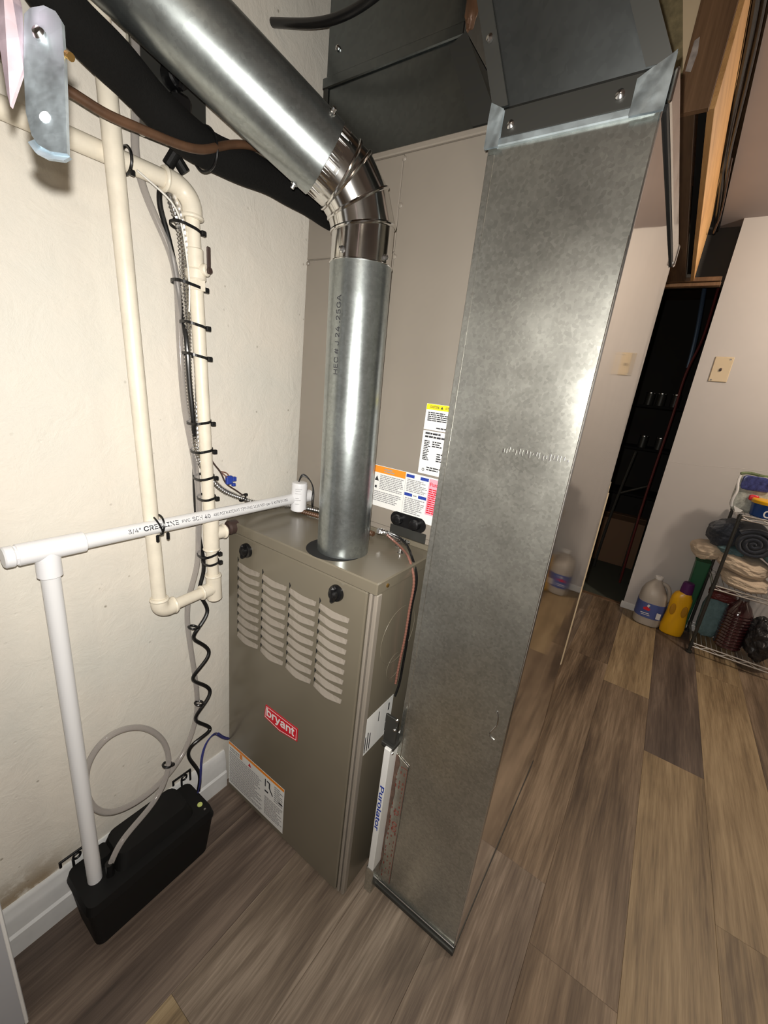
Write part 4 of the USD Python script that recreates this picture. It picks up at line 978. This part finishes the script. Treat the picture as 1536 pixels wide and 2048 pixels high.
obj('overhead_cable', tube(path([(-0.02, 0.12, 1.872), (0.022, 0.12, 1.859), (0.085, 0.12, 1.840), (0.144, 0.12, 1.826), (0.204, 0.12, 1.821), (0.258, 0.12, 1.826), (0.32, 0.14, 1.86), (0.36, 0.222, 1.93)], .01), .0075, 12), M['black_plastic'], cat='cable', label='black cable sagging across the top in front of the supply plenum')

# ------------------------------------------------------------------ near metal bracket, upper left
hb = thing('hanger_bracket', 'zinc plated metal hanger strap with bent foot, close to the lens at upper left', 'bracket', (0.59, -.48, 1.28))
TL, TT, TR, MR, BR, BM, BL, ML = [np.array(q) for q in ((.578, -.484, 1.341), (.584, -.479, 1.345), (.593, -.476, 1.339), (.598, -.478, 1.323), (.6105, -.485, 1.284), (.605, -.488, 1.285), (.597, -.492, 1.290), (.583, -.488, 1.321))]
oo = np.array([0.5945, -.4835, 1.313])
vv = nrm(np.array([.583, -.4815, 1.338]) - np.array([.604, -.4885, 1.286]))
uu = nrm(TR - TL - vv * np.dot(TR - TL, vv))
ww = np.cross(uu, vv)
if np.dot(ww, CAM - oo) < 0:
    uu = -uu
    ww = np.cross(uu, vv)


def uv(p):
    return (float(np.dot(p - oo, uu)), float(np.dot(p - oo, vv)))


STRAP = [(0.5794, -0.4824, 1.3436), (0.5779, -0.4843, 1.3409), (0.5834, -0.4881, 1.3206), (0.59, -0.4911, 1.3004), (0.5949, -0.4914, 1.291), (0.5986, -0.4903, 1.2872), (0.6037, -0.4878, 1.285), (0.6099, -0.4839, 1.2846), (0.5981, -0.4777, 1.3225), (0.5926, -0.4755, 1.3386), (0.5891, -0.4763, 1.3428), (0.5841, -0.4788, 1.3449)]
poly = [uv(np.array(p)) for p in STRAP]
obj('strap', plate(poly, oo, uu, vv, .0016), M['zinc'], hb, smooth=False)
ft = [uv(np.array(p)) for p in STRAP[4:8]]
foot = []
for (a, c) in zip(ft[:-1], ft[1:]):
    A_, B_ = oo + uu * a[0] + vv * a[1], oo + uu * c[0] + vv * c[1]
    foot.append(quad([A_, B_, B_ - vv * .0052 + ww * .004, A_ - vv * .0052 + ww * .004], .0012, -ww))
obj('bent_foot', foot, M['zinc'], hb, smooth=False)
rp = oo + uu * uv(np.array((0.5866, -0.4818, 1.3322)))[0] + vv * uv(np.array((0.5866, -0.4818, 1.3322)))[1]
obj('rivet', lathe([(.0026, 0), (.0026, .0012), (.0018, .0024), (0, .0028)], rp + ww * .0016, ww, 16), M['steel'], hb)
hp_ = oo + uu * uv(np.array((0.5976, -0.4867, 1.2989)))[0] + vv * uv(np.array((0.5976, -0.4867, 1.2989)))[1]
obj('slot_hole', lathe([(0.0022, 0), (0.0022, .0003), (0, .0003)], hp_ + ww * .00165, ww, 16), M['white_gloss'], hb)
rod = oo + uu * .0035 + vv * .0155 - ww * .002
pl = [np.array(q) for q in ((.565, -.492, 1.372), (.574, -.488, 1.372), (.5785, -.486, 1.343), (.584, -.489, 1.319), (.583, -.495, 1.303), (.581, -.495, 1.308))]
obj('side_plate', [trimesh.Trimesh(np.vstack([np.array(pl), np.array(pl) - ww * .0012]), process=False).convex_hull, rbox((.55, -.505, 1.36), (.575, -.485, 2.42), .003)], M['zinc_pink'], hb, smooth=False)
obj('screw', [cyl(np.array((.5985, -.4775, 1.326)), np.array((.6005, -.4770, 1.325)), .0016, 10)], M['brass'], hb)

# ------------------------------------------------------------------ condensate pump
cp = thing('condensate_pump', 'black condensate pump box on the floor against the left baseboard', 'pump', (0.08, -.26, 0))


def frustum(lo0, hi0, lo1, hi1, z0, z1, b=.006, seg=4):
    pts = []
    for (lo, hi, z) in ((lo0, hi0, z0), (lo1, hi1, z1)):
        for (cx, cy, a0) in ((hi[0] - b, hi[1] - b, 0), (lo[0] + b, hi[1] - b, 90), (lo[0] + b, lo[1] + b, 180), (hi[0] - b, lo[1] + b, 270)):
            for s in range(seg + 1):
                a = math.radians(a0 + 90 * s / seg)
                pts.append((cx + b * math.cos(a), cy + b * math.sin(a), z))
    return trimesh.Trimesh(np.array(pts), process=False).convex_hull


obj('tank', frustum((0.03, -.392), (0.132, -.135), (0.022, -.402), (0.143, -.122), 0.0, 0.118, .016), M['black_rough'], cp)
obj('lid', [frustum((0.020, -.404), (0.1445, -.120), (0.024, -.400), (0.139, -.124), 0.118, 0.136, .016)], M['black_rough'], cp)
obj('motor_housing', [frustum((0.022, -.335), (0.118, -.158), (0.030, -.325), (0.105, -.168), 0.136, 0.168, .02), frustum((0.028, -.36), (0.075, -.328), (0.034, -.352), (0.07, -.328), 0.136, 0.156, .008)], M['black_rough'], cp)
for y in (-.395, -.15):
    obj('mounting_tab', [rbox((0.018, y - .012, .164), (0.022, y + .036, .169), .001), rbox((0.018, y - .014, .152), (0.022, y - .009, .169), .001), rbox((0.018, y + .032, .13), (0.022, y + .037, .169), .001), torus((0.02, y + .018, .154), X, .007, .0024, 16, 6), rbox((0.018, y + .008, .13), (0.022, y + .013, .152), .001)], M['black_plastic'], cp)
obj('indicator', [lathe([(0.007, 0), (0.006, .004), (0.0, .005)], (0.105, -.140, .134), Z, 14)], M['lamp_green'], cp, label='pale green indicator plug')
obj('indicator', [rbox((0.122, -.142, .135), (0.127, -.136, .138), .001)], M['steel'], cp)
obj('tube_barb', cyl((0.100, -.345, .13), (0.100, -.345, .17), .008, 16), M['black_plastic'], cp)

# ------------------------------------------------------------------ bottles by the doorway
def loft(secs, n=40, p=3.0):
    """stack of superellipse sections (cx, cy, z, rx, ry)"""
    g = np.arange(n) * 2 * np.pi / n
    c, s = np.cos(g), np.sin(g)
    ex = np.sign(c) * np.abs(c) ** (2 / p)
    ey = np.sign(s) * np.abs(s) ** (2 / p)
    v = np.concatenate([np.stack([cx + rx * ex, cy + ry * ey, np.full(n, z)], 1) for cx, cy, z, rx, ry in secs])
    m = len(secs)
    i, j = np.meshgrid(np.arange(m - 1), np.arange(n), indexing='ij')
    q = np.stack([i * n + j, i * n + (j + 1) % n, (i + 1) * n + (j + 1) % n, (i + 1) * n + j], -1).reshape(-1, 4)
    f = np.vstack([q[:, [0, 1, 2]], q[:, [0, 2, 3]]])
    k, e, jj = len(v), (m - 1) * n, np.arange(n)
    v = np.vstack([v, [secs[0][0], secs[0][1], secs[0][2]], [secs[-1][0], secs[-1][1], secs[-1][2]]])
    f = np.vstack([f, np.stack([np.full(n, k), (jj + 1) % n, jj], 1), np.stack([np.full(n, k + 1), e + jj, e + (jj + 1) % n], 1)])
    return trimesh.Trimesh(v, f, process=False)


JX, JY = 1.008, 2.262
jg = thing('plastic_jug', 'translucent white gallon jug with a blue label on the floor at the wall corner', 'jug', (JX, JY, 0))
obj('body', loft([(JX, JY, 0.0, .062, .062), (JX, JY, 0.006, .072, .072), (JX, JY, 0.03, .075, .075), (JX, JY, 0.16, .075, .075), (JX - .004, JY, 0.20, .068, .070), (JX - .008, JY, 0.235, .052, .056), (JX - .006, JY, 0.262, .034, .036), (JX - .004, JY, 0.28, .021, .021), (JX - .004, JY, .292, .019, .019)], 40, 2.7), M['jug_plastic'], jg)
obj('handle', tube(path([(JX + .018, JY, .268), (JX + .045, JY - .005, .262), (JX + .066, JY - .008, .225), (JX + .068, JY - .008, .17), (JX + .06, JY - .008, .145)], .008), .011, 12), M['jug_plastic'], jg)
obj('cap', cyl((JX - .004, JY, .288), (JX - .004, JY, .306), .0215, 24, bev=.002), M['white_gloss'], jg)
lb = obj('label', loft([(JX, JY, 0.055, .0765, .0765), (JX, JY, 0.056, .0768, .0768), (JX, JY, 0.148, .0768, .0768), (JX, JY, 0.149, .0765, .0765)], 40, 2.7), M['jug_label'], jg)
obj('label_marks', [rect(0.036, 0.058, 0.006, 0.045, (JX, JY - .0772, .06), X, Z, .0006), rect(-0.045, 0.0, 0.022, .026, (JX, JY - .0772, .06), X, Z, .0006), rect(-0.04, 0.005, 0.012, .015, (JX, JY - .0772, .06), X, Z, .0006), plate([(-.022, .07), (-.012, .062), (-.006, .078), (-.016, .084)], (JX, JY - .0772, .06), X, Z, .0006)], M['white_paper'], lb, smooth=False)
obj('label_emblem', [plate([(-.035, .045), (-.005, .042), (.0, .055), (-.02, .066), (-.038, .058)], (JX, JY - .0772, .06), X, Z, .0006)], M['red_ink'], lb, smooth=False)

BX, BY = 1.135, 2.215
yb = thing('detergent_bottle', 'yellow detergent bottle with a purple cap beside the white jug', 'bottle', (BX, BY, 0))
obj('body', loft([(BX, BY, 0.0, .048, .032), (BX, BY, 0.006, .056, .038), (BX, BY, 0.05, .060, .042), (BX, BY, 0.10, .055, .040), (BX, BY, 0.15, .050, .039), (BX, BY, 0.20, .052, .040), (BX, BY, 0.235, .050, .039), (BX, BY, 0.258, .040, .034), (BX + .006, BY, 0.272, .029, .027)], 40, 2.4), M['yellow_plastic'], yb)
for dx in (-.027, .027):
    obj('grip', place(loft([(0, 0, -.002, .015, .036), (0, 0, .001, .013, .034), (0, 0, .002, .009, .028)], 24, 2.0), (BX + dx, BY - .0385, .165), X, Z), M['yellow_dark'], yb)
obj('cap', loft([(BX + .008, BY, .268, .031, .029), (BX + .008, BY, .30, .030, .028), (BX + .008, BY, .33, .027, .026), (BX + .008, BY, .334, .022, .021)], 30, 2.0), M['purple_plastic'], yb)
GX, GY = 1.178, 2.30
gb = thing('green_bin', 'dark green plastic bin between the yellow bottle and the wire rack', 'bin', (GX, GY, 0))
obj('body', frustum((GX - .024, GY - .035), (GX + .024, GY + .035), (GX - .034, GY - .045), (GX + .034, GY + .045), 0.0, .45, .008), M['green_plastic'], gb)
obj('rim', frustum((GX - .036, GY - .047), (GX + .036, GY + .047), (GX - .036, GY - .047), (GX + .036, GY + .047), .45, .46, .008), M['green_plastic'], gb)

# ------------------------------------------------------------------ wire rack and what lies on it
RX0, RX1, RY0, RY1 = 1.224, 1.85, 2.05, 2.335
wr = thing('wire_rack', 'dark wire shelving rack with chrome front edges at the right', 'rack', (1.5, 2.2, 0))
for (x, y) in ((RX0, RY0), (RX1, RY0), (RX0, RY1), (RX1, RY1)):
    po = obj('post', cyl((x, y, 0.0), (x, y, .80), .0078, 14), M['dark_steel'], wr)
    for z in (.05, .40, .78):
        obj('collar', cyl((x, y, z - .012), (x, y, z + .014), .0105, 14), M['dark_steel'], po)
    obj('foot', cyl((x, y, 0), (x, y, .012), .015, 14), M['dark_steel'], po)
for z in (.052, .40, .785):
    sh = obj('shelf', [cyl((RX0, y, z + dz), (RX1, y, z + dz), .0034, 8) for y in (RY0 - .004, RY1) for dz in (-.010, .010)] + [cyl((x, RY0, z + dz), (x, RY1, z + dz), .0028, 8) for x in (RX0, RX1) for dz in (-.010, .010)], M['chrome'], wr)
    obj('shelf_wires', [cyl((x, RY0, z + .010), (x, RY1, z + .010), .0017, 6) for x in np.arange(RX0 + .022, RX1, .022)], M['chrome'], sh, kind='stuff')
    zz = [(RX0 + .04 * i, RY0 - .004, z + (-.008 if i % 2 else .008)) for i in range(16)]
    obj('shelf_truss', tube(np.array(zz), .0018, 6), M['chrome'], sh)


def puffy(c, size, seed, p=3.2, amp=.12, freq=2.2, folds=0, yaw=0.0, roll=0.0):
    m = trimesh.creation.icosphere(subdivisions=5)
    v = np.array(m.vertices)
    e = (np.abs(v) ** p).sum(1) ** (1 / p)
    v = v / e[:, None]
    nz = meshkit.fbm(v * freq + seed * 7.3, 4, seed) - .5
    v = v * (1 + amp * nz * 2)[:, None]
    if folds:
        v[:, 2] += .10 * np.sin(v[:, 0] * folds + seed + 1.5 * v[:, 1])
    v = v * np.array(size) / 2
    ca, sa = math.cos(roll), math.sin(roll)
    v = np.stack([v[:, 0] * ca - v[:, 2] * sa, v[:, 1], v[:, 0] * sa + v[:, 2] * ca], 1)
    ca, sa = math.cos(yaw), math.sin(yaw)
    v = np.stack([v[:, 0] * ca - v[:, 1] * sa, v[:, 0] * sa + v[:, 1] * ca, v[:, 2]], 1)
    return trimesh.Trimesh(v + np.array(c), m.faces, process=False)


def towel_roll(cx, cz, y0, y1, turns, r1, th, seed):
    a = np.linspace(0.6, turns * 2 * np.pi, 150)
    rr = r1 * a / a[-1]
    wob = 1 + .07 * (meshkit.fbm(np.stack([np.cos(a) * 1.3, np.sin(a) * 1.3, a * .25], -1), 3, seed) - .5) * 2
    c = np.stack([cx + rr * wob * np.cos(a), cz + rr * wob * np.sin(a) * .9], 1)
    tt = np.gradient(c, axis=0)
    tt /= np.linalg.norm(tt, axis=1, keepdims=True)
    nn_ = np.stack([-tt[:, 1], tt[:, 0]], 1)
    prof = np.array([(-1, 0), (-.7, .8), (0, 1), (.7, .8), (1, 0), (.7, -.8), (0, -1), (-.7, -.8)])
    ysec = [(y0, .25), (y0 + .006, .8), (y0 + .02, 1), (y1 - .02, 1), (y1, .5)]
    o_, i_ = c + nn_ * th / 2, c - nn_ * th / 2
    rows = []
    for y, s in ysec:
        rows.append(np.stack([np.concatenate([c[:, 0] + nn_[:, 0] * th / 2 * s, (c[:, 0] - nn_[:, 0] * th / 2 * s)[::-1]]), np.full(2 * len(c), y + 0.0), np.concatenate([c[:, 1] + nn_[:, 1] * th / 2 * s, (c[:, 1] - nn_[:, 1] * th / 2 * s)[::-1]])], 1))
    v = np.concatenate(rows)
    N = 2 * len(c)
    i, j = np.meshgrid(np.arange(len(ysec) - 1), np.arange(N), indexing='ij')
    q = np.stack([i * N + j, (i + 1) * N + j, (i + 1) * N + (j + 1) % N, i * N + (j + 1) % N], -1).reshape(-1, 4)
    f = [q[:, [0, 1, 2]], q[:, [0, 2, 3]]]
    h = len(c)
    for base, fl_p in ((0, False), ((len(ysec) - 1) * N, True)):
        k = np.arange(h - 1)
        qa = np.stack([base + k, base + k + 1, base + N - 2 - k, base + N - 1 - k], 1)
        f += [qa[:, [0, 1, 2]], qa[:, [0, 2, 3]]] if fl_p else [qa[:, [0, 2, 1]], qa[:, [0, 3, 2]]]
    return trimesh.Trimesh(v, np.vstack(f), process=False)


nt = thing('towel', 'dark navy rolled towel on the middle rack shelf', 'towel', (1.29, 2.15, .56))
obj('roll', towel_roll(1.318, .660, 2.058, 2.30, 3.4, .078, .021, 4), M['navy_towel'], nt, smooth=60)
obj('flap', [puffy((1.215, 2.20, .665), (.16, .20, .14), 3, 2.6, .2, 1.6, 0, 0, .55)], M['navy_towel'], nt, smooth=True)
obj('towel', puffy((1.16, 2.20, .552), (.13, .18, .085), 8, 3.0, .16, 2.0, 3, .2, .15), M['cream_towel'], smooth=True, cat='towel', label='beige folded towel end sticking out left of the rack post')
obj('towel', puffy((1.318, 2.165, .528), (.22, .22, .095), 5, 3.0, .14, 2.0, 4, 0, -.12), M['cream_towel'], smooth=True, cat='towel', label='upper cream towel draped in folds under the dark rolled towel')
obj('towel', puffy((1.345, 2.145, .450), (.19, .2, .075), 6, 3.0, .14, 2.0, 3, 0, -.05), M['cream_towel'], smooth=True, cat='towel', label='lower cream towel bundled on the middle rack shelf')
obj('towel', puffy((1.45, 2.16, .59), (.16, .2, .06), 9, 3.0, .14, 2.0, 5, 0, -.35), M['teal_towel'], smooth=True, cat='towel', label='teal and white towel at the right edge of the picture')
obj('towel', puffy((1.25, 2.19, .59), (.12, .2, .05), 12, 3.0, .16, 2.0, 5, 0, -.1), M['teal_towel'], smooth=True, cat='towel', label='grey teal cloth squeezed between the dark roll and the cream towel')

def ribbed(cx, cy, z0, h, r):
    prof = [(0, 0), (r * .9, 0), (r, .008)]
    nrib = 11
    for k in range(nrib * 6):
        z = .012 + (h * .72 - .012) * k / (nrib * 6 - 1)
        prof.append((r * (1 + .045 * math.cos(k / 6 * 2 * math.pi)), z))
    prof += [(r * .95, h * .77), (r * .72, h * .87), (r * .42, h * .95), (r * .36, h), (0, h)]
    return lathe(prof, (cx, cy, z0), Z, 40)


rb = thing('ribbed_bottle', 'clear ribbed plastic bottle of dark red drink on the lowest rack shelf', 'bottle', (1.375, 2.16, .064))
obj('body', ribbed(1.378, 2.15, .064, .285, .058), M['dark_red_liquid'], rb)
obj('cap', cyl((1.378, 2.15, .345), (1.378, 2.15, .362), .023, 20, bev=.002), M['clear_dark'], rb)
obj('black_bag', puffy((1.50, 2.15, .17), (.14, .18, .22), 14, 2.6, .3, 2.2), M['bag_black'], smooth=True, cat='bag', label='shiny black bag at the right end of the lowest rack shelf')
bx = thing('package', 'blue and red soft package behind the ribbed bottle on the lowest shelf', 'package', (1.29, 2.22, .064))
obj('body', puffy((1.285, 2.225, .18), (.10, .12, .24), 15, 4, .12), M['teal_towel'], bx, smooth=True)
obj('red_top', puffy((1.30, 2.22, .315), (.12, .12, .05), 16, 4, .12), M['red_pipe'], bx, smooth=True)

ph = thing('laundry_pouch', 'clear and blue laundry pouch standing on the top rack shelf', 'pouch', (1.24, 2.16, .8))
obj('body', puffy((1.262, 2.20, .885), (.155, .06, .19), 21, 5, .06, 2), M['pouch_clear'], ph, smooth=True)
obj('blue_panel', puffy((1.255, 2.166, .945), (.115, .014, .072), 22, 6, .06), M['pouch_blue'], ph, smooth=True)
obj('red_panel', puffy((1.265, 2.163, .875), (.04, .014, .03), 23, 3, .1), M['red_ink'], ph, smooth=True)
obj('white_edge', [tube(path([(1.185, 2.172, .975), (1.186, 2.165, .93), (1.192, 2.16, .90), (1.187, 2.16, .85), (1.192, 2.165, .812)], .01), .006, 8)], M['white_gloss'], ph)
obj('top_edge', [tube(path([(1.185, 2.19, .982), (1.22, 2.2, .99), (1.27, 2.2, .985), (1.33, 2.2, .99)], .01), .007, 8)], M['olive_bag'], ph)
gpz = thing('green_package', 'bright green package at the right edge on the top rack shelf', 'package', (1.38, 2.2, .8))
obj('body', puffy((1.372, 2.21, .89), (.07, .07, .19), 25, 5, .05), M['pouch_green'], gpz, smooth=True)
tb = thing('detergent_tub', 'blue detergent tub with a yellow rim on the top rack shelf', 'tub', (1.33, 2.12, .8))
obj('body', lathe([(0, 0), (.058, 0), (.062, .004), (.068, .062), (.068, .066), (0, .066)], (1.325, 2.118, .797), Z, 40), M['tub_blue'], tb)
obj('rim', lathe([(.0, 0), (.071, 0), (.072, .004), (.072, .014), (.069, .018), (0, .018)], (1.325, 2.118, .862), Z, 40), M['yellow_plastic'], tb)
obj('lettering', wrap_text('Ch', .034, (1.325, 2.118, .824), (1, 0, 0), (0, -1, 0), .0665, .05, True) if False else text('Ch', .032, (1.303, 2.118 - .0672, .806), X, Z, .0012, True), M['white_gloss'], tb, smooth=False)
tr = thing('paper_box', 'small white card tray at the front left corner of the top rack shelf', 'tray', (1.22, 2.1, .8))
obj('card', plate([(0, 0.015), (.04, 0), (.034, -.008), (.012, -.014)], (1.19, 2.075, .815), X, Z, .004), M['white_paper'], tr, smooth=False)

# ------------------------------------------------------------------ the dark room beyond the opening
obj('red_hose', tube(path([(0.856, 2.8, 2.40), (0.850, 2.8, 2.035), (0.853, 2.8, 1.842), (0.847, 2.8, 1.67), (0.823, 2.8, 1.519), (0.819, 2.8, 1.332), (0.81, 2.8, .9), (0.81, 2.8, 0.0)], .03), .008, 10), M['red_pipe'], cat='pipe', label='dark red pipe hanging in the dark room beside the white wall edge')
obj('blue_pipe', tube(path([(0.743, 3.0, 2.40), (0.772, 3.0, 2.087), (0.794, 3.0, 1.91), (0.815, 3.0, 1.696), (0.82, 3.0, 1.55)], .03), .013, 10), M['blue_pipe'], cat='pipe', label='shiny bluish pipe hanging in the dark room left of the red pipe')
ds = thing('storage_shelf', 'dark shelf of cans and tins in the room beyond the doorway', 'shelf', (0.7, 3.7, 0))
obj('side', rbox((0.45, 3.55, -.004), (0.47, 3.95, 1.7)), M['dark_steel'], ds, smooth=False)
for z in (.55, .95, 1.30):
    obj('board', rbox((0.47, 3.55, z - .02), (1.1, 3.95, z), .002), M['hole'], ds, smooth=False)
for k, (x, z) in enumerate(((.62, 1.30), (.70, 1.30), (.80, 1.30), (.66, .95), (.78, .95))):
    lab = ('left silver tin', 'middle silver tin', 'right silver tin')[k] + ' on the top shelf in the dark room' if k < 3 else ('left', 'right')[k - 3] + ' silver tin on the second shelf in the dark room'
    c = thing('tin_can', lab, 'tin can', (x, 3.6, z))
    obj('body', lathe([(0, 0), (.032, 0), (.033, .003), (.033, .09), (.031, .094), (0, .094)], (x, 3.6, z), Z, 24), M['dark_steel'], c)
    obj('lid', lathe([(0, 0), (.034, 0), (.034, .006), (0, .006)], (x, 3.6, z + .094), Z, 24), M['steel'], c)
bxx = thing('cardboard_box', 'brown cardboard box on the dark room floor beyond the doorway', 'box', (0.7, 3.3, 0))
obj('body', rbox((0.56, 3.2, -.004), (0.86, 3.5, .38), .003), M['carton'], bxx)
obj('flap', quad([(0.56, 3.2, .38), (0.86, 3.2, .38), (0.86, 3.1, .44), (0.56, 3.1, .44)], .003, (0, .5, .8)), M['carton'], bxx, smooth=False)
fr_ = thing('metal_frame', 'dark tubular metal frame standing in the dark room', 'frame', (0.78, 3.0, 0))
obj('leg', tube(path([(0.80, 3.0, -.004), (0.80, 3.02, .5), (0.81, 3.05, 1.0)], .05), .010, 8), M['dark_steel'], fr_)
obj('leg', tube(path([(0.60, 3.0, -.004), (0.62, 3.02, .5), (0.66, 3.05, .95)], .05), .010, 8), M['dark_steel'], fr_)
obj('bar', cyl((0.63, 3.03, .62), (0.81, 3.03, .72), .009, 8), M['dark_steel'], fr_)
